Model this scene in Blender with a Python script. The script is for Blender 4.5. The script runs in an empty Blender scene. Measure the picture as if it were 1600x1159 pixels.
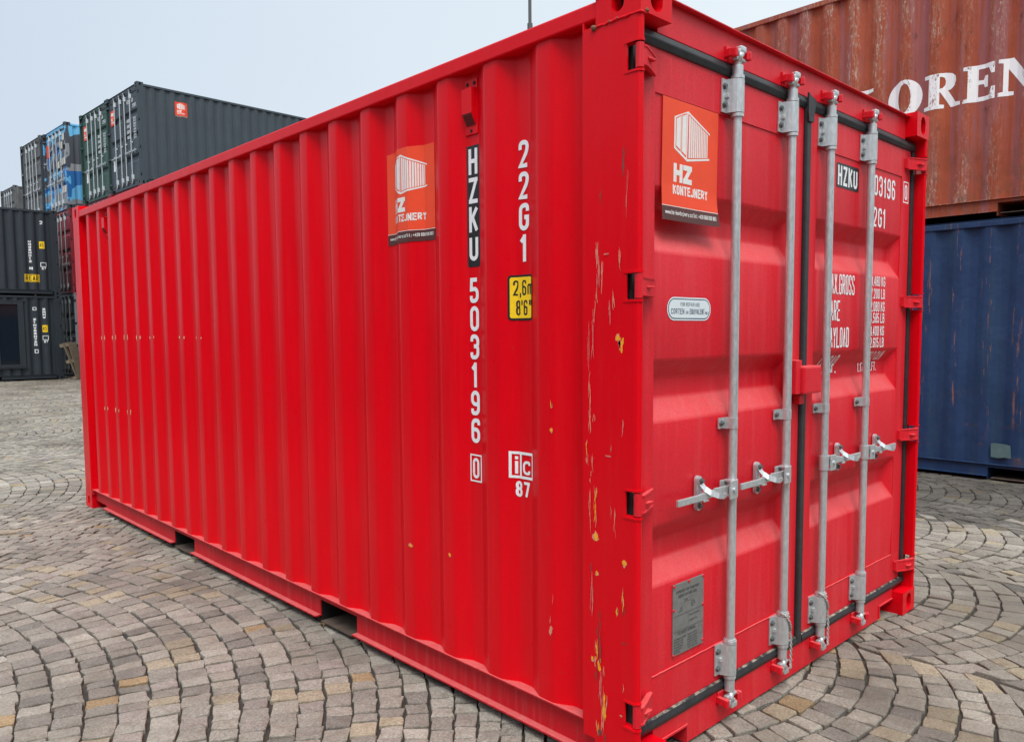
import bpy, bmesh, math, random
from mathutils import Vector, Matrix
random.seed(7)
R = math.radians
C = bpy.context.scene.collection
SC = bpy.context.scene

# ------------------------------------------------------------------ camera
cam_d = bpy.data.cameras.new('camera'); cam = bpy.data.objects.new('camera', cam_d); C.objects.link(cam)
yaw, pit, rol = 0.76069495, -0.07417191, -0.00727413
f = Vector((math.cos(pit)*math.sin(yaw), math.cos(pit)*math.cos(yaw), math.sin(pit)))
r0 = Vector((math.cos(yaw), -math.sin(yaw), 0)); u0 = r0.cross(f)
rt = r0*math.cos(rol) + u0*math.sin(rol); up = -r0*math.sin(rol) + u0*math.cos(rol)
m = Matrix(((rt.x, up.x, -f.x, -1.974525), (rt.y, up.y, -f.y, -1.497274), (rt.z, up.z, -f.z, 1.503355), (0, 0, 0, 1)))
cam.matrix_world = m
cam_d.sensor_width = 36; cam_d.lens = 1221.66/1600*36; cam_d.shift_y = (609.05-579.5)/1600
cam_d.clip_start = 0.05; cam_d.clip_end = 2000
SC.camera = cam

# ------------------------------------------------------------------ light
SUN_EL, SUN_AZ = R(60), R(218)      # azimuth clockwise from +Y: light comes from behind the camera
W = bpy.data.worlds.new('World'); SC.world = W; W.use_nodes = True
nt = W.node_tree; nt.nodes.clear()
def wn(t, **k):
    n = nt.nodes.new(t)
    for a, b in k.items(): setattr(n, a, b)
    return n
sky = wn('ShaderNodeTexSky', sky_type='NISHITA', sun_disc=False, sun_elevation=SUN_EL, sun_rotation=SUN_AZ)
sky.air_density = 1.5; sky.dust_density = 4; sky.ozone_density = 2
b1 = wn('ShaderNodeBackground'); b1.inputs['Strength'].default_value = 0.08
nt.links.new(sky.outputs[0], b1.inputs[0])
tc = wn('ShaderNodeTexCoord')
dt = wn('ShaderNodeVectorMath', operation='DOT_PRODUCT'); dt.inputs[1].default_value = (0.80, -0.45, 0.25)
nt.links.new(tc.outputs['Generated'], dt.inputs[0])
nz = wn('ShaderNodeTexNoise'); nz.inputs['Scale'].default_value = 2.2; nz.inputs['Detail'].default_value = 6
nt.links.new(tc.outputs['Generated'], nz.inputs['Vector'])
ma = wn('ShaderNodeMath', operation='MULTIPLY_ADD'); ma.inputs[1].default_value = 0.42
nt.links.new(nz.outputs[0], ma.inputs[0]); nt.links.new(dt.outputs['Value'], ma.inputs[2])
rp = wn('ShaderNodeValToRGB'); e = rp.color_ramp.elements
e[0].position = 0.0; e[0].color = (0.525, 0.60, 0.695, 1); e[1].position = 0.72; e[1].color = (0.69, 0.76, 0.80, 1)
nt.links.new(ma.outputs[0], rp.inputs[0])
b2 = wn('ShaderNodeBackground'); nt.links.new(rp.outputs[0], b2.inputs[0])
sx = wn('ShaderNodeSeparateXYZ'); nt.links.new(tc.outputs['Generated'], sx.inputs[0])      # an overcast sky is brightest overhead
mr = wn('ShaderNodeMapRange'); mr.inputs[1].default_value = .40; mr.inputs[2].default_value = 1.0; mr.inputs[3].default_value = .95; mr.inputs[4].default_value = 3.0
nt.links.new(sx.outputs[2], mr.inputs[0]); nt.links.new(mr.outputs[0], b2.inputs['Strength'])
mx = wn('ShaderNodeMixShader'); mx.inputs[0].default_value = 0.88
nt.links.new(b1.outputs[0], mx.inputs[1]); nt.links.new(b2.outputs[0], mx.inputs[2])
out = wn('ShaderNodeOutputWorld'); nt.links.new(mx.outputs[0], out.inputs[0])
sd = bpy.data.lights.new('sun', 'SUN'); sd.energy = 1.7; sd.angle = R(26); sd.color = (1.0, 0.97, 0.93)
so = bpy.data.objects.new('sun', sd); C.objects.link(so)
sv = Vector((math.sin(SUN_AZ)*math.cos(SUN_EL), math.cos(SUN_AZ)*math.cos(SUN_EL), math.sin(SUN_EL)))
so.rotation_euler = sv.to_track_quat('Z', 'Y').to_euler(); so.location = sv*60
SC.view_settings.view_transform = 'Standard'; SC.view_settings.look = 'None'
SC.view_settings.exposure = 0.45; SC.view_settings.gamma = 1.0
SC.render.engine = 'CYCLES'; SC.cycles.use_denoising = True
SC.cycles.max_bounces = 6; SC.cycles.diffuse_bounces = 3; SC.cycles.glossy_bounces = 3

# ------------------------------------------------------------------ materials
def newmat(name):
    M = bpy.data.materials.new(name); M.use_nodes = True
    n = M.node_tree; n.nodes.clear()
    o = n.nodes.new('ShaderNodeOutputMaterial'); b = n.nodes.new('ShaderNodeBsdfPrincipled')
    n.links.new(b.outputs[0], o.inputs[0])
    return M, n, b
def tex(n, scale, vec=(1, 1, 1), detail=4, rough=0.6, kind='ShaderNodeTexNoise'):
    t = n.nodes.new('ShaderNodeTexCoord'); mp = n.nodes.new('ShaderNodeMapping'); mp.inputs['Scale'].default_value = vec
    n.links.new(t.outputs['Object'], mp.inputs[0])
    z = n.nodes.new(kind); z.inputs['Scale'].default_value = scale
    if kind == 'ShaderNodeTexNoise':
        z.inputs['Detail'].default_value = detail; z.inputs['Roughness'].default_value = rough
    n.links.new(mp.outputs[0], z.inputs['Vector'])
    return z.outputs[0]
def ramp(n, src, a, b, ca=(0, 0, 0, 1), cb=(1, 1, 1, 1)):
    q = n.nodes.new('ShaderNodeValToRGB'); q.color_ramp.elements[0].position = a; q.color_ramp.elements[1].position = b
    q.color_ramp.elements[0].color = ca; q.color_ramp.elements[1].color = cb
    n.links.new(src, q.inputs[0]); return q.outputs[0]
def mixc(n, fac, a, b, blend='MIX'):
    q = n.nodes.new('ShaderNodeMix'); q.data_type = 'RGBA'; q.blend_type = blend
    for s, v in ((q.inputs[0], fac), (q.inputs[6], a), (q.inputs[7], b)):
        if hasattr(v, 'default_value'): n.links.new(v, s)
        elif isinstance(v, tuple): s.default_value = v if len(v) == 4 else v+(1,)
        else: s.default_value = v
    return q.outputs[2]
def mth(n, op, a, b=None):
    q = n.nodes.new('ShaderNodeMath'); q.operation = op
    for s, v in zip(q.inputs, (a, b)):
        if v is None: continue
        if hasattr(v, 'default_value'): n.links.new(v, s)
        else: s.default_value = v
    return q.outputs[0]
def bump(n, b, src, strength, dist, prev=None):
    q = n.nodes.new('ShaderNodeBump'); q.inputs['Strength'].default_value = strength; q.inputs['Distance'].default_value = dist
    n.links.new(src, q.inputs['Height'])
    if prev is not None: n.links.new(prev, q.inputs['Normal'])
    n.links.new(q.outputs[0], b.inputs['Normal']); return q.outputs[0]
def lum(c, k): return tuple(min(1, x*k) for x in c[:3])+(1,)

def paint(name, col, rough=0.38, var=0.25, streak=0.3, dirt=(0.10, 0.07, 0.05), dirt_amt=0.15, fade=(0.5, 0.4, 0.4), fade_amt=0.12,
          spots=0.0, bumps=0.12, spec=0.5, wave=0.25, grain=.05, dust=0):
    M, n, b = newmat(name)
    big = tex(n, 1.7, (1, 1, 1), 5)
    st = tex(n, 9, (3.2, 3.2, 0.16), 5, 0.65)
    fine = tex(n, 160, (1, 1, 1), 2)
    c = mixc(n, ramp(n, big, .3, .7), lum(col, 1-var*.5), lum(col, 1+var*.5))
    c = mixc(n, mth(n, 'MULTIPLY', ramp(n, st, .50, .72), streak), c, lum(col, .55))
    st2 = tex(n, 7, (4, 4, 0.22), 4, .6)
    c = mixc(n, mth(n, 'MULTIPLY', ramp(n, st2, .50, .8), fade_amt*2.2), c, fade)
    gr = tex(n, 30, (1, 1, .5), 6, .75)
    c = mixc(n, mth(n, 'MULTIPLY', ramp(n, gr, .55, .75), dirt_amt), c, dirt)
    if spots:
        sp = tex(n, 55, (1, 1, 1), 3, .5)
        c = mixc(n, mth(n, 'MULTIPLY', ramp(n, sp, .70, .74), spots), c, (0.16, 0.06, 0.03, 1))
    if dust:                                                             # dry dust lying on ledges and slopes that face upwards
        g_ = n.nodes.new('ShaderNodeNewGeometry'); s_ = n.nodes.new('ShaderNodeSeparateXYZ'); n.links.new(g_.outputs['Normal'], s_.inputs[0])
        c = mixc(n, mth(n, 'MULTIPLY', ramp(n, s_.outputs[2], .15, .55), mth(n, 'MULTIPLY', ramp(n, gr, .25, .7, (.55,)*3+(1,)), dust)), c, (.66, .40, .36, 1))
    c = mixc(n, 1.0, c, ramp(n, tex(n, 170, (1, 1, 1), 3, .7), .3, .7, (1-grain,)*3+(1,), (1+grain,)*3+(1,)), 'MULTIPLY')
    n.links.new(c, b.inputs['Base Color'])
    ro = mth(n, 'MULTIPLY_ADD', gr, .22); n.nodes[-1].inputs[2].default_value = rough-.11
    n.links.new(ro, b.inputs['Roughness'])
    b.inputs['Specular IOR Level'].default_value = spec
    p = bump(n, b, fine, bumps, .0012)
    if wave: bump(n, b, tex(n, 3.0, (1, 1, .45), 2), wave, .02, p)
    return M
def plain(name, col, rough=.5, metal=0, var=.15, bumps=.1, scale=60, spec=.5):
    M, n, b = newmat(name)
    z = tex(n, scale, (1, 1, 1), 4)
    n.links.new(mixc(n, ramp(n, z, .3, .7), lum(col, 1-var), lum(col, 1+var)), b.inputs['Base Color'])
    b.inputs['Roughness'].default_value = rough; b.inputs['Metallic'].default_value = metal
    b.inputs['Specular IOR Level'].default_value = spec
    if bumps: bump(n, b, z, bumps, .002)
    return M
RED = paint('red container paint', (0.72, 0.0012, 0.0085), rough=.31, var=.08, streak=.10, dirt_amt=.08, fade=(.72, .035, .035, 1), fade_amt=.07, spots=.25, dirt=(.40, .015, .015, 1), wave=.30, spec=.17)
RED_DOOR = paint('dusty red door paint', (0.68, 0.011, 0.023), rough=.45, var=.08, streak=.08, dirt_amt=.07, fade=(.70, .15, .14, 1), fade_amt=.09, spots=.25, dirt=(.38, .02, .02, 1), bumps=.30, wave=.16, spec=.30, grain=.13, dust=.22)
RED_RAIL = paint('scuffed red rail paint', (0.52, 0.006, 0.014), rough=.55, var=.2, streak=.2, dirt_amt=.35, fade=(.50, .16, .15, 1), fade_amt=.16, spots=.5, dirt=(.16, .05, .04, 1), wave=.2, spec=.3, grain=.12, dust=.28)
DGREY = paint('dark grey container paint', (0.034, 0.048, 0.060), rough=.5, var=.25, fade=(.12, .13, .14, 1), fade_amt=.10, spots=.2)
ANTHRA = paint('anthracite container paint', (0.022, 0.030, 0.039), rough=.45, var=.25, fade=(.09, .10, .11, 1), fade_amt=.08, spots=.2)
GREEN = paint('dark green container paint', (0.014, 0.058, 0.042), rough=.5, fade=(.10, .14, .12, 1), spots=.2)
DKRED = paint('dark red container paint', (0.24, 0.014, 0.025), rough=.5, fade=(.3, .12, .12, 1), spots=.4)
OLDGREY = paint('weathered grey container paint', (0.085, 0.085, 0.085), rough=.6, var=.6, fade=(.3, .28, .26, 1), fade_amt=.3, spots=.3)
PALEGREY = paint('light grey container paint', (0.22, 0.22, 0.23), rough=.6, fade=(.4, .4, .4, 1), spots=.4)
GALV = None
def mk_galv():
    M, n, b = newmat('galvanised steel')
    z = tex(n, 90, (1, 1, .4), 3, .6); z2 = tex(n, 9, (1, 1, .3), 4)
    c = mixc(n, ramp(n, z, .35, .7), (.52, .55, .555, 1), (.66, .69, .69, 1))
    c = mixc(n, mth(n, 'MULTIPLY', ramp(n, z2, .55, .75), .22), c, (.34, .32, .30, 1))
    n.links.new(c, b.inputs['Base Color']); b.inputs['Metallic'].default_value = .6
    n.links.new(mth(n, 'MULTIPLY_ADD', z, .2), b.inputs['Roughness']); n.nodes[-1].inputs[2].default_value = .31
    bump(n, b, z, .15, .002)
    return M
GALV = mk_galv()
BOLT = plain('dull steel bolt', (.16, .19, .19), .5, .6, .3)
ROPE = plain('steel wire seal', (.45, .43, .40), .55, .3, .35, .3, 200)
def mk_rubber():
    M, n, b = newmat('black rubber gasket')
    z = tex(n, 30, (1, 1, 1), 5, .7); g = n.nodes.new('ShaderNodeNewGeometry'); s = n.nodes.new('ShaderNodeSeparateXYZ')
    n.links.new(g.outputs['Normal'], s.inputs[0])
    dust = mth(n, 'MULTIPLY', ramp(n, s.outputs[2], .35, .9), ramp(n, z, .45, .62))
    c = mixc(n, ramp(n, z, .3, .8), (.012, .013, .015, 1), (.035, .037, .04, 1))
    n.links.new(mixc(n, dust, c, (.32, .28, .22, 1)), b.inputs['Base Color'])
    b.inputs['Roughness'].default_value = .5; bump(n, b, z, .2, .003)
    return M
RUB = mk_rubber()
WHITE = plain('white vinyl lettering', (.82, .82, .82), .5, 0, .05, 0)
BLACK = plain('black vinyl', (.012, .014, .016), .4, 0, .2, 0)
YEL = plain('yellow label', (.95, .60, .008), .45, 0, .06, 0)
POST_O = plain('orange red poster', (.86, .078, .030), .5, 0, .05, .1, 8, .2)
POST_B = plain('brown poster strip', (.085, .022, .018), .45, 0, .1, 0)
POST_W = plain('off white print', (.80, .76, .72), .5, 0, .05, 0)
LABEL = plain('white metal label', (.70, .76, .78), .4, 0, .03, 0)
INK = plain('dark blue print', (.05, .07, .12), .5, 0, .1, 0)
PLATE = plain('grey data plate', (.215, .215, .205), .42, .25, .12, .1, 40)
PLINK = plain('plate engraving', (.07, .07, .068), .5, 0, .1, 0)
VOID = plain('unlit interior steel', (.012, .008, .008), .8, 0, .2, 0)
DIRTY = plain('muddy steel', (.075, .05, .035), .8, 0, .5, .4, 12)
RUST = plain('brown rust', (.16, .07, .035), .85, 0, .4, .5, 60)
WEAR = {'y': plain('yellow primer chip', (.88, .36, .01), .6, 0, .15, .2), 'w': plain('pale scrape', (.72, .24, .16), .6, 0, .25, .3, 200),
        'k': plain('dark scrape', (.20, .05, .04), .7, 0, .4, .3, 200), 'p': plain('fine pink scratch', (.66, .14, .12), .6, 0, .2, .2, 200),
        'c': plain('cream chip', (.80, .52, .30), .6, 0, .15, .2)}
GLASS, _n, _b = newmat('dark window glass')
_b.inputs['Base Color'].default_value = (.01, .014, .02, 1); _b.inputs['Roughness'].default_value = .06; _b.inputs['Specular IOR Level'].default_value = .8
WOOD = plain('weathered pallet wood', (.20, .15, .10), .8, 0, .35, .5, 25)
STEELP = plain('grey mast steel', (.10, .10, .10), .6, .2)

def mk_rustred():
    M, n, b = newmat('weathered rust red paint')
    t = n.nodes.new('ShaderNodeTexCoord'); s = n.nodes.new('ShaderNodeSeparateXYZ'); n.links.new(t.outputs['Object'], s.inputs[0])
    base = (.250, .052, .026, 1)
    big = tex(n, 1.3, (1, 1, 1), 6, .65)
    c = mixc(n, ramp(n, big, .3, .7), (.27, .050, .024, 1), (.40, .088, .038, 1))
    pk = tex(n, 2.2, (1, 2.6, .10), 5, .7)
    c = mixc(n, mth(n, 'MULTIPLY', ramp(n, pk, .49, .57), .85), c, (.30, .10, .10, 1))
    # scrapes stand on the outer flats of the corrugation (small local x)
    lf = ramp(n, tex(n, 1.1, (1, 1, .5), 2), .42, .58, (.25, .25, .25, 1), (1, 1, 1, 1))
    outer = mth(n, 'MULTIPLY', ramp(n, s.outputs[0], .016, .034, (1, 1, 1, 1), (.10, .10, .10, 1)), lf)
    sc = tex(n, 11, (1, 3.2, .30), 8, .75)
    m1 = mth(n, 'MULTIPLY', ramp(n, sc, .47, .57), outer)
    c = mixc(n, mth(n, 'MULTIPLY', m1, .72), c, (.36, .19, .13, 1))
    sp = tex(n, 26, (1, 2, .6), 6, .8)
    m2 = mth(n, 'MULTIPLY', ramp(n, sp, .545, .60), outer)
    c = mixc(n, mth(n, 'MULTIPLY', m2, .8), c, (.52, .42, .34, 1))
    rs = tex(n, 5, (1, 1.5, .7), 8, .8)
    c = mixc(n, mth(n, 'MULTIPLY', ramp(n, rs, .57, .68), .8), c, (.055, .030, .020, 1))
    low = ramp(n, s.outputs[2], .15, .95, (1, 1, 1, 1), (0, 0, 0, 1))
    gm = tex(n, 7, (1, 1, .8), 8, .8)
    c = mixc(n, mth(n, 'MULTIPLY', mth(n, 'MULTIPLY', low, ramp(n, gm, .47, .62)), .6), c, (.10, .070, .040, 1))
    n.links.new(c, b.inputs['Base Color']); b.inputs['Roughness'].default_value = .62; b.inputs['Specular IOR Level'].default_value = .2
    p = bump(n, b, gm, .3, .004); bump(n, b, tex(n, 2.5, (1, 1, .6), 3), .5, .04, p)
    return M
RUSTRED = mk_rustred()
def mk_blue():
    M, n, b = newmat('worn dark blue paint')
    t = n.nodes.new('ShaderNodeTexCoord'); s = n.nodes.new('ShaderNodeSeparateXYZ'); n.links.new(t.outputs['Object'], s.inputs[0])
    big = tex(n, 1.5, (1, 1, .7), 6, .65)
    c = mixc(n, ramp(n, big, .3, .7), (.011, .030, .082, 1), (.020, .050, .125, 1))
    g2 = tex(n, 4, (1, 2.0, .15), 5, .6)
    c = mixc(n, mth(n, 'MULTIPLY', ramp(n, g2, .5, .7), .5), c, (.030, .062, .085, 1))
    outer = ramp(n, s.outputs[0], .016, .026, (1, 1, 1, 1), (0, 0, 0, 1))
    zr = ramp(n, s.outputs[2], .35, .75); zr2 = ramp(n, s.outputs[2], 1.55, 1.75, (1, 1, 1, 1), (0, 0, 0, 1))
    sc = tex(n, 10, (1, 3.2, .28), 8, .78)
    m1 = mth(n, 'MULTIPLY', mth(n, 'MULTIPLY', ramp(n, sc, .575, .61), outer), mth(n, 'MULTIPLY', zr, zr2))
    c = mixc(n, mth(n, 'MULTIPLY', m1, .8), c, (.26, .12, .08, 1))
    sp = tex(n, 3.6, (1, 1, 1.4), 8, .8)
    low = ramp(n, s.outputs[2], .25, 1.0, (1, 1, 1, 1), (0, 0, 0, 1))
    c = mixc(n, mth(n, 'MULTIPLY', mth(n, 'MULTIPLY', ramp(n, sp, .56, .66), low), .8), c, (.12, .055, .025, 1))
    n.links.new(c, b.inputs['Base Color']); b.inputs['Roughness'].default_value = .5; b.inputs['Specular IOR Level'].default_value = .3
    bump(n, b, tex(n, 2.2, (1, 1, .7), 4), .7, .04)
    return M
BLUE = mk_blue()
def mk_camo():
    M, n, b = newmat('blue and grey camouflage paint')
    t = n.nodes.new('ShaderNodeTexCoord'); mp = n.nodes.new('ShaderNodeMapping'); mp.inputs['Scale'].default_value = (1.0, .5, .8)
    n.links.new(t.outputs['Object'], mp.inputs[0])
    nz = n.nodes.new('ShaderNodeTexNoise'); nz.inputs['Scale'].default_value = 1.6; nz.inputs['Detail'].default_value = 0
    n.links.new(mp.outputs[0], nz.inputs['Vector'])
    s = n.nodes.new('ShaderNodeSeparateXYZ'); n.links.new(t.outputs['Object'], s.inputs[0])
    door = ramp(n, s.outputs[1], .10, .14, (1.5, 1.5, 1.5, 1), (.32, .32, .32, 1))
    v = mth(n, 'ADD', mth(n, 'MULTIPLY', mth(n, 'SUBTRACT', nz.outputs[0], .5), door), mth(n, 'MULTIPLY_ADD', s.outputs[2], -1/2.73)); n.nodes[-2].inputs[2].default_value = 1.0 if n.nodes[-2].operation == 'MULTIPLY_ADD' else 0
    for q_ in n.nodes:
        if q_.type == 'MATH' and q_.operation == 'MULTIPLY_ADD': q_.inputs[2].default_value = 1.0
    q = n.nodes.new('ShaderNodeValToRGB'); q.color_ramp.interpolation = 'CONSTANT'
    cols = [(0, (.13, .45, .72)), (.20, (.06, .065, .08)), (.44, (.27, .28, .30)), (.56, (.015, .13, .38)), (.76, (.12, .42, .70)), (.87, (.22, .23, .25))]
    q.color_ramp.elements[0].color = cols[0][1]+(1,); q.color_ramp.elements[1].position = cols[1][0]; q.color_ramp.elements[1].color = cols[1][1]+(1,)
    for p_, c_ in cols[2:]:
        el = q.color_ramp.elements.new(p_); el.color = c_+(1,)
    n.links.new(v, q.inputs[0]); n.links.new(q.outputs[0], b.inputs['Base Color']); b.inputs['Roughness'].default_value = .5
    return M
CAMO = mk_camo()

# ------------------------------------------------------------------ mesh building
class MB:
    def __init__(s): s.v = []; s.f = []; s.m = []; s.sm = []
    def add(s, vs, fs, mi=0, smooth=False):
        o = len(s.v); s.v += [tuple(v) for v in vs]
        for q in fs: s.f.append(tuple(i+o for i in q)); s.m.append(mi); s.sm.append(smooth)
    def box(s, a, b, mi=0):
        x0, y0, z0 = a; x1, y1, z1 = b
        s.add([(x0, y0, z0), (x1, y0, z0), (x1, y1, z0), (x0, y1, z0), (x0, y0, z1), (x1, y0, z1), (x1, y1, z1), (x0, y1, z1)],
              [(0, 3, 2, 1), (4, 5, 6, 7), (0, 1, 5, 4), (1, 2, 6, 5), (2, 3, 7, 6), (3, 0, 4, 7)], mi)
    def cbox(s, a, b, c=.004, mi=0):                                   # chamfered box
        x0, y0, z0 = a; x1, y1, z1 = b
        c = min(c, (x1-x0)*.45, (y1-y0)*.45, (z1-z0)*.45)
        bm = bmesh.new(); bmesh.ops.create_cube(bm, size=1)
        for v in bm.verts: v.co = Vector(((x0+x1)/2+v.co.x*(x1-x0), (y0+y1)/2+v.co.y*(y1-y0), (z0+z1)/2+v.co.z*(z1-z0)))
        bmesh.ops.bevel(bm, geom=bm.edges[:], offset=c, segments=2, profile=.6, affect='EDGES')
        s.frombm(bm, mi)
    def frombm(s, bm, mi=0, smooth=False, mat=None):
        bm.verts.index_update(); o = len(s.v)
        s.v += [tuple((mat @ v.co) if mat else v.co) for v in bm.verts]
        for q in bm.faces: s.f.append(tuple(v.index+o for v in q.verts)); s.m.append(mi); s.sm.append(smooth)
        bm.free()
    def prism(s, pts, axis, a, b, mi=0, smooth=False):                 # closed polygon extruded along axis
        n = len(pts); ar = sum(pts[i][0]*pts[(i+1) % n][1]-pts[(i+1) % n][0]*pts[i][1] for i in range(n))
        if ar < 0: pts = pts[::-1]
        def P(p, t):
            if axis == 2: return (p[0], p[1], t)
            if axis == 1: return (p[0], t, p[1])
            return (t, p[0], p[1])
        vs = [P(p, a) for p in pts]+[P(p, b) for p in pts]
        fl = axis == 1
        sides = [(i, (i+1) % n, n+(i+1) % n, n+i) for i in range(n)]
        caps = [tuple(range(n))[::-1], tuple(range(n, 2*n))]
        if fl: sides = [q[::-1] for q in sides]; caps = [q[::-1] for q in caps]
        s.add(vs, sides, mi, smooth); s.add(vs, caps, mi)
    def cyl(s, a, b, r, n=16, mi=0, r2=None, caps=True):
        a = Vector(a); b = Vector(b); d = (b-a).normalized(); r2 = r if r2 is None else r2
        x = d.orthogonal().normalized(); y = d.cross(x)
        vs = [a+(x*math.cos(t)+y*math.sin(t))*r for t in [2*math.pi*i/n for i in range(n)]]
        vs += [b+(x*math.cos(t)+y*math.sin(t))*r2 for t in [2*math.pi*i/n for i in range(n)]]
        s.add(vs, [(i, (i+1) % n, n+(i+1) % n, n+i) for i in range(n)], mi, True)
        if caps: s.add(vs, [tuple(range(n))[::-1], tuple(range(n, 2*n))], mi)
    def tube(s, path, r, n=8, mi=0, rv=None):
        P = [Vector(p) for p in path]; rings = []; ref = None
        for i, p in enumerate(P):
            d = (P[min(i+1, len(P)-1)]-P[max(i-1, 0)]).normalized()
            if ref is None: ref = d.orthogonal().normalized()
            x = (ref-d*ref.dot(d)).normalized(); ref = x; y = d.cross(x); rr = r if rv is None else rv[i]
            rings.append([p+(x*math.cos(t)+y*math.sin(t))*rr for t in [2*math.pi*k/n for k in range(n)]])
        vs = [v for q in rings for v in q]; fs = []
        for i in range(len(P)-1):
            for k in range(n): fs.append((i*n+k, i*n+(k+1) % n, (i+1)*n+(k+1) % n, (i+1)*n+k))
        fs.append(tuple(range(n))[::-1]); fs.append(tuple(range((len(P)-1)*n, len(P)*n)))
        s.add(vs, fs, mi, True)
    def build(s, name, mats, parent=None, tf=None):
        me = bpy.data.meshes.new(name)
        vs = [tuple(tf(Vector(v))) for v in s.v] if tf else s.v
        me.from_pydata(vs, [], s.f)
        if not isinstance(mats, (list, tuple)): mats = [mats]
        for q in mats: me.materials.append(q)
        me.polygons.foreach_set('material_index', s.m); me.polygons.foreach_set('use_smooth', s.sm)
        me.update()
        o = bpy.data.objects.new(name, me); C.objects.link(o)
        if parent: o.parent = parent
        return o
def tag(o, label=None, cat=None, group=None, kind=None):
    if label: o['label'] = label
    if cat: o['category'] = cat
    if group: o['group'] = group
    if kind: o['kind'] = kind
    return o
def empty(name, loc, rz=0):
    o = bpy.data.objects.new(name, None); C.objects.link(o); o.location = loc; o.rotation_euler = (0, 0, rz); o.empty_display_size = .3
    return o

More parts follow.
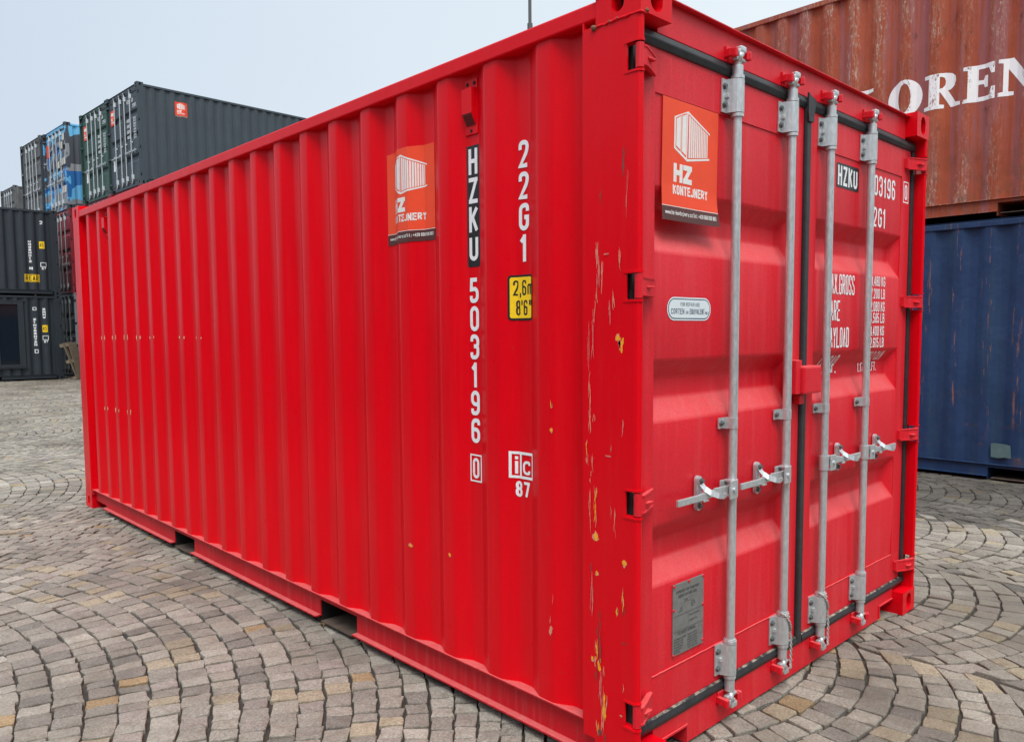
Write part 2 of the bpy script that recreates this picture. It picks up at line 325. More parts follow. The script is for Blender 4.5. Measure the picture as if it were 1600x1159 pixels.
# ------------------------------------------------------------------ lettering: strokes of even width
S_ = 's'
G = {
 '0': [('c', [(0, 0), (1, 0), (1, 1), (0, 1)])], 'O': [('c', [(0, 0), (1, 0), (1, 1), (0, 1)])],
 '1': [('s', [(.72, 1), (.72, 0)]), ('s', [(.0, .80), (.70, .99)])],
 '2': [('f', [(0, .70), (0, 1), (1, 1), (1, .62), (0, 0, S_), (1, 0)])],
 '3': [('f', [(0, .76), (0, 1), (1, 1), (1, .53), (.35, .53)]), ('f', [(.35, .53), (1, .53), (1, 0), (0, 0), (0, .24)])],
 '4': [('s', [(.72, 0), (.72, 1), (0, .27), (1, .27)])],
 '5': [('f', [(.95, 1, S_), (.05, 1, S_), (.0, .55, S_), (1, .58), (1, 0), (0, 0), (0, .24)])],
 '6': [('f', [(1, .78), (1, 1), (0, 1), (0, 0), (1, 0), (1, .56), (0, .56)])],
 '7': [('s', [(0, 1), (1, 1), (.35, 0)])],
 '8': [('c', [(0, 0), (1, 0), (1, .52), (0, .52)]), ('c', [(.04, .52), (.96, .52), (.96, 1), (.04, 1)])],
 '9': [('f', [(0, .22), (0, 0), (1, 0), (1, 1), (0, 1), (0, .44), (1, .44)])],
 'A': [('s', [(0, 0), (.5, 1), (1, 0)]), ('s', [(.2, .3), (.8, .3)])],
 'B': [('f', [(0, 0, S_), (0, 1, S_), (.95, 1), (.95, .53), (0, .53, S_)]), ('f', [(0, .53, S_), (1, .53), (1, 0), (0, 0, S_)])],
 'C': [('f', [(1, .74), (1, 1), (0, 1), (0, 0), (1, 0), (1, .26)])],
 'D': [('c', [(0, 0, S_), (1, 0), (1, 1), (0, 1, S_)])],
 'E': [('s', [(1, 1), (0, 1), (0, 0), (1, 0)]), ('s', [(0, .53), (.85, .53)])],
 'F': [('s', [(1, 1), (0, 1), (0, 0)]), ('s', [(0, .53), (.85, .53)])],
 'G': [('f', [(1, .74), (1, 1), (0, 1), (0, 0), (1, 0), (1, .48, S_), (.55, .48)])],
 'H': [('s', [(0, 0), (0, 1)]), ('s', [(1, 0), (1, 1)]), ('s', [(0, .52), (1, .52)])],
 'I': [('s', [(.5, 0), (.5, 1)])], 'J': [('f', [(1, 1), (1, 0), (0, 0), (0, .25)])],
 'K': [('s', [(0, 0), (0, 1)]), ('s', [(1, 1), (.05, .42)]), ('s', [(.35, .6), (1, 0)])],
 'L': [('s', [(0, 1), (0, 0), (1, 0)])], 'M': [('s', [(0, 0), (0, 1), (.5, .35), (1, 1), (1, 0)])],
 'N': [('s', [(0, 0), (0, 1), (1, 0), (1, 1)])],
 'P': [('f', [(0, 0), (0, 1, S_), (1, 1), (1, .46), (0, .46)])],
 'Q': [('c', [(0, 0), (1, 0), (1, 1), (0, 1)]), ('s', [(.6, .25), (1, -.05)])],
 'R': [('f', [(0, 0), (0, 1, S_), (1, 1), (1, .48), (0, .48)]), ('s', [(.5, .48), (1, 0)])],
 'S': [('f', [(1, .76), (1, 1), (0, 1), (0, .56), (1, .44), (1, 0), (0, 0), (0, .24)])],
 'T': [('s', [(0, 1), (1, 1)]), ('s', [(.5, 1), (.5, 0)])], 'U': [('f', [(0, 1), (0, 0), (1, 0), (1, 1)])],
 'V': [('s', [(0, 1), (.5, 0), (1, 1)])], 'W': [('s', [(0, 1), (.25, 0), (.5, .7), (.75, 0), (1, 1)])],
 'Y': [('s', [(0, 1), (.5, .5), (1, 1)]), ('s', [(.5, .5), (.5, 0)])], 'X': [('s', [(0, 0), (1, 1)]), ('s', [(0, 1), (1, 0)])],
 'Z': [('s', [(0, 1), (1, 1), (0, 0), (1, 0)])],
 '.': [('s', [(.4, 0), (.6, 0)])], ',': [('s', [(.6, .05), (.3, -.15)])], ':': [('s', [(.4, .1), (.6, .1)]), ('s', [(.4, .6), (.6, .6)])],
 '+': [('s', [(0, .45), (1, .45)]), ('s', [(.5, .2), (.5, .7)])], '-': [('s', [(.1, .42), (.9, .42)])],
 "'": [('s', [(.5, 1), (.5, .75)])], '"': [('s', [(.2, 1), (.2, .75)]), ('s', [(.8, 1), (.8, .75)])],
 'm': [('f', [(0, 0), (0, .7), (.5, .7), (.5, 0)]), ('f', [(.5, .5), (.5, .7), (1, .7), (1, 0)])],
 'i': [('s', [(.5, 0), (.5, .68)]), ('s', [(.5, .88), (.5, 1.0)])],
 'c': [('f', [(1, .5), (1, .7), (0, .7), (0, 0), (1, 0), (1, .2)])],
 'w': [('s', [(0, .7), (.25, 0), (.5, .6), (.75, 0), (1, .7)])], 'h': [('s', [(0, 0), (0, 1)]), ('f', [(0, .68), (1, .68), (1, 0)])],
 'z': [('s', [(0, .7), (1, .7), (0, 0), (1, 0)])], 'k': [('s', [(0, 0), (0, 1)]), ('s', [(1, .7), (.1, .32), (1, 0)])],
 'o': [('c', [(0, 0), (1, 0), (1, .7), (0, .7)])], 'n': [('f', [(0, 0), (0, .7), (1, .7), (1, 0)])],
 't': [('s', [(.4, 1), (.4, 0), (.9, 0)]), ('s', [(0, .7), (.9, .7)])],
 'e': [('f', [(1, .1), (1, 0), (0, 0), (0, .7), (1, .7), (1, .36), (0, .36)])],
 'j': [('f', [(.7, .68), (.7, -.2), (.1, -.2)]), ('s', [(.7, .88), (.7, 1.0)])], 'r': [('f', [(0, 0), (0, .7), (.8, .7)])],
 'y': [('s', [(0, .7), (.5, .05)]), ('s', [(1, .7), (.3, -.25)])], 'l': [('s', [(.5, 0), (.5, 1)])],
}
def fillet(pts, closed):
    n = len(pts); o = []
    for i, p in enumerate(pts):
        sharp = len(p) > 2 or (not closed and i in (0, n-1))
        P = Vector(p[:2])
        if sharp: o.append(P); continue
        A = Vector(pts[i-1][:2]); B = Vector(pts[(i+1) % n][:2])
        la, lb = (A-P).length, (B-P).length
        q = min(la*(.5 if len(pts[i-1]) < 3 else .95), lb*(.5 if len(pts[(i+1) % n]) < 3 else .95), la, lb)
        q = min(q, .5*min(la, lb)*1.02) if not (la > 2*lb or lb > 2*la) else min(la, lb)*.5
        s0 = P+(A-P).normalized()*q; s1 = P+(B-P).normalized()*q
        for k in range(6):
            t = k/5; o.append(s0*(1-t)**2+P*2*t*(1-t)+s1*t*t) if False else o.append((s0-P)*((1-math.sin(t*math.pi/2)))+(s1-P)*((1-math.cos(t*math.pi/2)))+P)
    r = []
    for p in o:
        if not r or (p-r[-1]).length > 1e-6: r.append(p)
    if closed and (r[0]-r[-1]).length < 1e-6: r.pop()
    return r
def stroke_poly(pts, t, closed):
    n = len(pts); L = []; Rr = []
    for i in range(n):
        a = pts[i-1] if (closed or i > 0) else None; b = pts[(i+1) % n] if (closed or i < n-1) else None; p = pts[i]
        d1 = (p-a).normalized() if a is not None else None; d2 = (b-p).normalized() if b is not None else None
        if d1 is None: d1 = d2
        if d2 is None: d2 = d1
        n1 = Vector((-d1.y, d1.x)); n2 = Vector((-d2.y, d2.x)); mm = (n1+n2)
        if mm.length < .3: mm = n1
        mm.normalize(); k = min(1/max(.35, mm.dot(n1)), 1.6)
        L.append(p+mm*k*t/2); Rr.append(p-mm*k*t/2)
    return L, Rr
class Decal:                                                           # flat artwork in (u, v), mapped onto a surface at build time
    def __init__(s): s.q = []
    def poly(s, pts, mi, lift=0.0): s.q.append(([Vector(p) for p in pts], mi, lift))
    def rect(s, a, b, c, d, mi, lift=0.0): s.poly([(a, b), (c, b), (c, d), (a, d)], mi, lift)
    def rrect(s, a, b, c, d, rad, mi, lift=0.0):
        pts = []
        for cx, cy, t0 in ((c-rad, b+rad, -90), (c-rad, d-rad, 0), (a+rad, d-rad, 90), (a+rad, b+rad, 180)):
            for k in range(7): t = R(t0+15*k); pts.append((cx+rad*math.cos(t), cy+rad*math.sin(t)))
        s.poly(pts, mi, lift)
    def frame(s, a, b, c, d, t, mi, lift=0.0):
        s.rect(a, b, c, b+t, mi, lift); s.rect(a, d-t, c, d, mi, lift); s.rect(a, b+t, a+t, d-t, mi, lift); s.rect(c-t, b+t, c, d-t, mi, lift)
    def text(s, st, u, v, h, w, t, gap, mi, lift=0.0, slant=0.0, right=False):
        adv = [(max(w*.30, t*1.1) if ch in ".,:'" else (w*.72 if ch == '1' else w*1.4 if ch in 'mw' else w*.5 if ch in 'Ii' else w))+gap if ch != ' ' else w*.6 for ch in st]
        if right: u = u-sum(adv)+gap
        for ch, ad in zip(st, adv):
            for si, (kind, pts) in enumerate(G.get(ch, [])):
                ww = ad-gap
                P = [(u+t/2+p[0]*(ww-t), v+t/2+p[1]*(h-t))+((S_,) if len(p) > 2 else ()) for p in pts]
                cl = kind == 'c'
                q = fillet(P, cl) if kind in 'cf' else [Vector(p[:2]) for p in P]
                if slant: q = [Vector((p.x+(p.y-v)*slant, p.y)) for p in q]
                if kind == 's':                                        # straight strokes: one bar per segment, ends squared off
                    for k_, (a_, b_) in enumerate(zip(q[:-1], q[1:])):
                        dd = b_-a_; ln = dd.length; dd = dd/ln if ln > 1e-9 else Vector((1, 0)); nn = Vector((-dd.y, dd.x))*t/2
                        ea = t*.5 if (k_ == 0 and abs(dd.x*dd.y) < .02) else t*.18; eb = t*.5 if (k_ == len(q)-2 and abs(dd.x*dd.y) < .02) else t*.18
                        if len(q) == 2 and ln < t*.8: m_ = (a_+b_)/2; a_ = m_-dd*t*.3; b_ = m_+dd*t*.3; ea = eb = t*.25
                        if abs(dd.x*dd.y) < .02 and k_ > 0: ea = t*.5
                        if abs(dd.x*dd.y) < .02 and k_ < len(q)-2: eb = t*.5
                        A_, B_ = a_-dd*ea, b_+dd*eb
                        s.q.append(([A_-nn, B_-nn, B_+nn, A_+nn], mi, lift+.00012*(si+k_)))
                    continue
                L, Rr = stroke_poly(q, t, cl); n = len(q)
                for i in range(n if cl else n-1):
                    j = (i+1) % n; s.q.append(([Rr[i], Rr[j], L[j], L[i]], mi, lift+.00025*si+.000012*i))
            u += ad
        return u
    def build(s, name, mats, parent, mapping, cuts=(), vcuts=()):
        bm = bmesh.new(); lay = bm.verts.layers.float.new('lift')
        for pts, mi, lf in s.q:
            vs = [bm.verts.new((p.x, p.y, 0)) for p in pts]
            for v in vs: v[lay] = lf
            try: fc = bm.faces.new(vs); fc.material_index = mi
            except Exception: pass
        bmesh.ops.recalc_face_normals(bm, faces=bm.faces)
        for fc in bm.faces:
            if fc.normal.z < 0: fc.normal_flip()
        for c in cuts:
            bmesh.ops.bisect_plane(bm, geom=bm.verts[:]+bm.edges[:]+bm.faces[:], dist=1e-7, plane_co=(c, 0, 0), plane_no=(1, 0, 0))
        for c in vcuts:
            bmesh.ops.bisect_plane(bm, geom=bm.verts[:]+bm.edges[:]+bm.faces[:], dist=1e-7, plane_co=(0, c, 0), plane_no=(0, 1, 0))
        for v in bm.verts: v.co = mapping(v.co.x, v.co.y, v[lay])
        bmesh.ops.triangulate(bm, faces=[q for q in bm.faces if len(q.verts) > 4])
        me = bpy.data.meshes.new(name); bm.to_mesh(me); bm.free()
        for q in mats: me.materials.append(q)
        o = bpy.data.objects.new(name, me); C.objects.link(o); o.parent = parent
        return o

# ------------------------------------------------------------------ shipping container
CW = 2.438; LN = 6.058
XO, XI = .012, .048
def corr_breaks():
    b = []
    for k in range(20):
        f0 = .455+.277*k
        b += [(f0-.140, XI), (f0-.072, XO), (f0, XO), (f0+.068, XI)]
    return b
BR = [(.200, XI)]+corr_breaks()+[(5.90, XI)]
BR = sorted(set(BR))
def surf(y):
    for i in range(len(BR)-1):
        if BR[i][0] <= y <= BR[i+1][0]:
            t = (y-BR[i][0])/max(1e-9, BR[i+1][0]-BR[i][0]); return BR[i][1]*(1-t)+BR[i+1][1]*t
    return XI
CUTS = [b[0] for b in BR]
def corr_line():
    pts = []; e = .010
    for i, (y, x) in enumerate(BR):
        if i in (0, len(BR)-1): pts.append((y, x)); continue
        a, b = BR[i-1], BR[i+1]
        pa = Vector((y, x))+(Vector(a)-Vector((y, x))).normalized()*e; pb = Vector((y, x))+(Vector(b)-Vector((y, x))).normalized()*e
        pm = Vector((y, x))*.5+(pa+pb)*.25
        pts += [tuple(pa), tuple(pm), tuple(pb)]
    return pts
LINE = corr_line()

def casting(mb, x0, y0, z0, sx, sy, H_, n=20, mi=0, vi=1):
    # block of .162 x .178 x .118 with an oval hole in the two outer faces; sx, sy = -1/+1 outward
    dx, dy, dz = .162, .178, .118
    xa, xb = (x0, x0+dx) if sx < 0 else (x0-dx, x0)
    ya, yb = (y0, y0+dy) if sy < 0 else (y0-dy, y0)
    za, zb = z0, z0+dz
    def holed(O, U, Vv, N, wU, wV, hw, hh):
        # outward normal N ; rectangle O + a U + b V
        cen = O+U*wU/2+Vv*wV/2; ins = []; outr = []; inn = []; bk = []
        for i in range(n):
            t = 2*math.pi*i/n; ct, st = math.cos(t), math.sin(t)
            k = max(abs(ct)/(wU/2), abs(st)/(wV/2)); outr.append(cen+U*(ct/k)+Vv*(st/k))
            ys = hh-hw
            p = cen+U*(hw*ct)+Vv*(hw*st+(ys if st >= 0 else -ys)); inn.append(p); ins.append(p-N*.016); bk.append(p-N*.05)
        corners = []
        vs = outr+inn+bk; fs = []
        for i in range(n):
            j = (i+1) % n
            fs.append((i, j, n+j, n+i)); fs.append((n+i, n+j, 2*n+j, 2*n+i))
        # corner fill
        cs = [cen+U*sgu*wU/2+Vv*sgv*wV/2 for sgu, sgv in ((1, 1), (-1, 1), (-1, -1), (1, -1))]
        for c in cs:
            d = sorted(range(n), key=lambda i: (outr[i]-c).length)[:2]
            i, j = sorted(d)
            if j-i != 1: i, j = j, i
            if (outr[i]-c).length > 1e-6 and (outr[j]-c).length > 1e-6:
                vs.append(c); fs.append((i, len(vs)-1, j))
        flip = U.cross(Vv).dot(N) < 0
        if flip: fs = [q[::-1] for q in fs]
        mb.add(vs, fs, mi); mb.add(vs, [tuple(range(2*n, 3*n)) if not flip else tuple(range(2*n, 3*n))[::-1]], vi)
    X, Y, Z = Vector((1, 0, 0)), Vector((0, 1, 0)), Vector((0, 0, 1))
    xf = xa if sx < 0 else xb; yf = ya if sy < 0 else yb
    hh = .0395
    holed(Vector((xf, ya, za)), Y, Z, X*(1 if sx > 0 else -1), dy, dz, .0255, hh)
    holed(Vector((xa, yf, za)), X, Z, Y*(1 if sy > 0 else -1), dx, dz, .032, .045)
    v = [(xa, ya, za), (xb, ya, za), (xb, yb, za), (xa, yb, za), (xa, ya, zb), (xb, ya, zb), (xb, yb, zb), (xa, yb, zb)]
    mb.add(v, [(0, 3, 2, 1), (4, 5, 6, 7), (1, 2, 6, 5) if sx < 0 else (3, 0, 4, 7), (2, 3, 7, 6) if sy < 0 else (0, 1, 5, 4)], mi)

RODS = (.612, 1.026, 1.374, 1.801)
HINGE_Z = (2.345, 1.643, .950, .250)
def container(name, label, cat, loc, rz, paintm, doorm, H=2.591, group=None, hi=False, castm=None, postm=None, pockets=((1.72, 2.065), (3.717, 4.066)), doors=True, bars=True, railm=None, botm=None):
    root = empty(name, loc, rz); tag(root, label, cat, group)
    castm = castm or paintm; postm = postm or paintm; railm = railm or paintm
    zt = H-.118; cz = 20 if hi else 10
    k = (H-.0)/2.591
    # side panels (left side x = 0, right side mirrored)
    for sgn in (0, 1):
        mb = MB(); z0, z1 = .166, H-.093
        nz_ = 6 if hi else 1
        pts = LINE
        for a in range(nz_):
            za = z0+(z1-z0)*a/nz_; zb = z0+(z1-z0)*(a+1)/nz_
            vs = []
            for y, x in pts: vs += [(x, y, za), (x, y, zb)]
            fs = [(2*i+1, 2*i+3, 2*i+2, 2*i)[::-1] for i in range(len(pts)-1)]
            mb.add(vs, fs, 0, True)
        tf = (lambda v: Vector((CW-v.x, v.y, v.z))) if sgn else None
        if sgn: mb.f = [q[::-1] for q in mb.f]
        mb.build('side_panel', paintm, root, tf)
        # bottom rail: channel open to the outside
        mb = MB()
        segs = []; last = .205
        for a, b in pockets: segs.append((last, a)); last = b
        segs.append((last, 5.60))
        for i, (a, b) in enumerate(segs):
            mb.box((.034, a, .048), (.040, b, .158)); mb.box((.002, a, .041), (.040, b, .048))
        mb.box((.034, 5.60, .066), (.040, 5.878, .158)); mb.box((.0, 5.878-.012, .12), (.05, 5.879, .158))
        mb.cbox((.008, .205, .158), (.052, 5.878, .1665), .003)
        for a, b in pockets:
            mb.box((.034, a-.0001, .128), (.040, b+.0001, .1578))
        mb.build('bottom_rail', botm or railm, root, tf)
        mb = MB(); mb.cbox((.002, .178, H-.096), (.062, 5.88, H-.040), .006)
        mb.build('top_rail', railm, root, tf)
    # forklift pockets run across the floor
    for a, b in pockets:
        mb = MB(); x0, x1 = .041, CW-.041
        mb.box((x0, a-.006, .004), (x1, a, .157)); mb.box((x0, b, .004), (x1, b+.006, .157)); mb.box((x0, a, .128), (x1, b, .134))
        mb.box((.018, a+.03, .022), (x1, b-.03, .028), 1)
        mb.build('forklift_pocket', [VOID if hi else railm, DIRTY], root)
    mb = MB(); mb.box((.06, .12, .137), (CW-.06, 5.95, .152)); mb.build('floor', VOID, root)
    mb = MB(); mb.box((.05, .08, H-.030), (CW-.05, 5.96, H-.022))
    for q in range(18): mb.box((.16, .35+.31*q, H-.022), (CW-.16, .50+.31*q, H-.012))
    mb.build('roof_panel', paintm, root)
    # rear end wall
    mb = MB(); xs = [.10+.11*i for i in range(21)]
    prof = [(x, (5.975 if (i//2) % 2 else 6.010)) for i, x in enumerate(xs)]
    vs = []
    for x, y in prof: vs += [(x, y, .16), (x, y, zt)]
    mb.add(vs, [(2*i, 2*i+2, 2*i+3, 2*i+1)[::-1] for i in range(len(prof)-1)], 0)
    mb.box((.10, 5.97, .02), (CW-.10, 6.045, .16)); mb.box((.10, 5.97, zt), (CW-.10, 6.045, H-.03))
    mb.build('end_panel', paintm, root)
    # corner posts
    nose = [(0, .229), (0, .018), (.0025, .009), (.008, .003), (.015, .0), (.021, .002), (.026, .008), (.026, .078), (.064, .078), (.064, .229)]
    slot = [(.0, .229), (0, .052), (.007, .052), (.007, .085), (.030, .085), (.030, .229)]
    rear = [(0, 5.885), (0, 6.046), (.012, 6.058), (.14, 6.058), (.14, 6.0), (.10, 5.885)]
    for sgn in (0, 1):
        fx = (lambda p: (CW-p[0], p[1])) if sgn else (lambda p: p)
        mb = MB(); zc = .118
        cuts = []
        for hz in sorted(HINGE_Z):
            hz = hz*k; cuts.append((hz-.041, hz+.041))
        last = zc
        for a, b in cuts:
            mb.prism([fx(p) for p in nose], 2, last, a); mb.prism([fx(p) for p in slot], 2, a, b); last = b
            if hi:
                for zz in (a-.004, b+.004):
                    q = [(-.002, .062), (-.003, .014), (.006, -.001), (.018, -.003), (.026, .004), (.02, .012), (.006, .03)]
                    mb.prism([fx(p) for p in q], 2, zz-.004, zz+.003)
        mb.prism([fx(p) for p in nose], 2, last, zt)
        if hi: mb.box((.0005 if not sgn else CW-.02, .2275, .1665), (.02 if not sgn else CW-.0005, .234, H-.096))
        mb.build('corner_post', postm, root)
        mb = MB(); mb.prism([fx(p) for p in rear], 2, zc, zt); mb.build('corner_post', postm, root)
        for (zz) in (0, zt):
            for sy, yy in ((-1, 0), (1, LN)):
                mb = MB(); casting(mb, CW if sgn else 0, yy, zz, 1 if sgn else -1, sy, H, cz)
                if hi and zz > 0 and sy < 0 and not sgn:
                    rr = random.Random(3); pth = [(-.0005, .186-.0088*i, zt-.004+rr.uniform(-.002, .002)) for i in range(20)]+[(.002, .004, zt-.003), (.012, -.001, zt-.003), (.026, -.001, zt-.004)]
                    mb.tube(pth, .004, 6, 0, [.0035+rr.uniform(-.0012, .002) for _ in pth])
                    for (bx, by, bz, rd) in ((-.001, .184, zt-.006, .010), (.028, -.001, zt+.004, .008), (-.001, .176, zt+.092, .010), (-.001, .168, zt+.105, .009), (-.001, .155, zt+.108, .008), (-.001, .12, zt-.002, .005), (-.001, .09, zt-.001, .005)):
                        bm = bmesh.new(); bmesh.ops.create_icosphere(bm, subdivisions=2, radius=rd)
                        for v in bm.verts: v.co *= rr.uniform(.8, 1.15); v.co += Vector((bx, by, bz))
                        mb.frombm(bm, 2, True)
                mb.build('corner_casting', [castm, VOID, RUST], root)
    # header and sill
    mb = MB(); mb.cbox((.163, .056, zt-.012), (CW-.163, .13, H-.021), .002); mb.box((.163, .034, H-.0205), (CW-.163, .13, H-.0165)); mb.build('door_header', doorm, root)
    mb = MB()
    mb.prism([(.163, .150), (CW-.163, .150), (CW-.163, .084), (CW-.333, .075), (CW-.333, .012), (.361, .012), (.361, .075), (.163, .084)], 1, .056, .12)
    for a, b in ((.166, .361), (CW-.333, CW-.166)):
        mb.box((a, .0500, .0765), (b, .0555, .0835)); xx = .361 if a < 1 else CW-.339
        mb.box((xx-.0005, .0500, .014), (xx+.006, .0555, .0835))
        mb.box((a, .121, .0), (b, .124, .15), 1)
    mb.build('door_sill', [doorm, VOID], root)
    if not doors: return root
    # door leaves
    for leaf in (0, 1):
        x0, x1 = (.068, 1.187) if leaf == 0 else (1.233, 2.370)
        p0, p1 = (.160, 1.106) if leaf == 0 else (1.314, 2.262)
        zb, zp0, zp1, ztp = .150*k, .320*k, 2.272*k, 2.440*k
        dr = None
        mb = MB(); y0 = .0605; y1 = .112
        mb.cbox((x0, y0, zb), (p0, y1, ztp), .003); mb.cbox((p1, y0, zb), (x1, y1, ztp), .003)
        mb.box((p0, y0+.0012, zp1+.004), (p1, y1-.001, ztp)); mb.box((p0, y0+.0012, zb), (p1, y1-.001, zp0-.004))
        if hi: mb.tube([(p0+.002+(p1-p0-.004)*i/40, y0+.002, zp0-.002+random.uniform(-.0012, .0012)) for i in range(41)], .0035, 6)
        dr = mb.build('door_leaf', doorm, root)
        mb = MB(); d = .046; yp = y0+.006
        groove = [1.975, 1.404, .838]
        zs = [zp0-.004]
        for g in sorted(groove): zs += [g*k-.208, g*k-.130, g*k-.062, g*k]
        zs.append(zp1+.004); e = .040
        xs = [p0, p0+e, p1-e, p1]
        def dep(i): 
            return d if (0 < i < len(zs)-1 and (i-1) % 4 in (1, 2)) else 0
        vs = []
        for i, z in enumerate(zs):
            for j, x in enumerate(xs): vs.append((x, yp+(dep(i) if j in (1, 2) else 0), z))
        fs = []
        for i in range(len(zs)-1):
            for j in range(3):
                a, b, c_, d_ = i*4+j, i*4+j+1, i*4+4+j+1, i*4+4+j
                if j == 1: fs.append((a, b, c_, d_))
                elif (j == 0) == (dep(i+1) > dep(i)): fs += [(a, b, c_), (a, c_, d_)]
                else: fs += [(a, b, d_), (b, c_, d_)]
        mb.add(vs, fs, 0)
        pn = mb.build('door_panel', doorm, dr)
        if hi:
            bm = bmesh.new(); bm.from_mesh(pn.data)
            ed = [q for q in bm.edges if len(q.link_faces) == 2 and q.calc_face_angle(0) > .3]
            bmesh.ops.bevel(bm, geom=ed, offset=.010, segments=3, profile=.5, affect='EDGES')
            for q in bm.faces: q.smooth = True
            bm.to_mesh(pn.data); bm.free()
        # gaskets
        def strip(a, b, nm='gasket'):
            mb = MB()
            if hi and (b[0]-a[0]) > .3:
                h_ = b[2]-a[2]; mb.prism([(b[1], a[2]), (a[1]+.006, a[2]+.003), (a[1]-.001, a[2]+h_*.42), (a[1]-.0015, a[2]+h_*.52), (a[1]+.004, b[2]-.004), (b[1], b[2])], 0, a[0], b[0])
            else: mb.cbox(a, b, .008)
            mb.build(nm, RUB, dr)
        xa, xb = (.03, 1.186) if leaf == 0 else (1.235, 2.408)
        strip((xa, .048, 2.414*k), (xb, .0595, 2.460*k)); strip((xa, .046, .134*k), (xb, .0595, .178*k))
        if leaf == 0:
            strip((.028, .050, .178), (.066, .075, 2.414*k)); strip((1.1885, .046, .140), (1.2315, .075, 2.462*k))
            if hi:
                mb = MB(); mb.prism([(1.184, 2.474), (1.183, 2.40), (1.1895, 2.36), (1.2325, 2.36), (1.236, 2.405), (1.252, 2.452), (1.238, 2.458), (1.212, 2.462)], 1, .038, .0455); mb.build('gasket_flap', RUB, dr)
        else: strip((2.373, .050, .178), (2.410, .075, 2.414*k)); 
        # hinges
        for hz in HINGE_Z:
            hz = hz*k
            mb = MB(); hx = .0145
            mb.cyl((hx, .013, hz-.037), (hx, .013, hz+.037), .0135, 14)
            bl = [(.016, .001), (.030, -.001), (.146, .046), (.146, .0595), (.130, .0595), (.026, .020), (.016, .020)]
            bl2 = [(.018, -.001), (.030, -.004), (.080, .0155), (.138, .041), (.141, .052), (.026, .012)]
            mb.prism(bl, 2, hz-.024, hz+.024)
            for sg in (-1, 1):
                a_, b_ = sorted((hz+sg*.024, hz+sg*.030)); mb.prism(bl2, 2, a_, b_)
            if hi: mb.cbox((.045, .002, hz-.005), (.085, .02, hz+.002), .002)
            tfm = (lambda v: Vector((CW-v.x, v.y, v.z))) if leaf else None
            if leaf: mb.f = [q[::-1] for q in mb.f]
            mb.build('hinge', doorm, dr, tfm)
    # locking bars
    if bars:
        for i, rx in enumerate(RODS): locking_bar(root, rx, k, i < 2, hi, doorm)
    if hi:
        mb = MB(); mb.cbox((1.066, .012, 1.238), (1.106, .0595, 1.379), .004); mb.cbox((1.110, -.003, 1.236), (1.266, .0595, 1.352), .009)
        mb.box((1.090, .030, 1.352), (1.150, .0595, 1.376)); mb.cbox((1.135, .03, 1.192), (1.180, .0595, 1.232), .004); mb.build('lock_box', doorm, root)
    return root

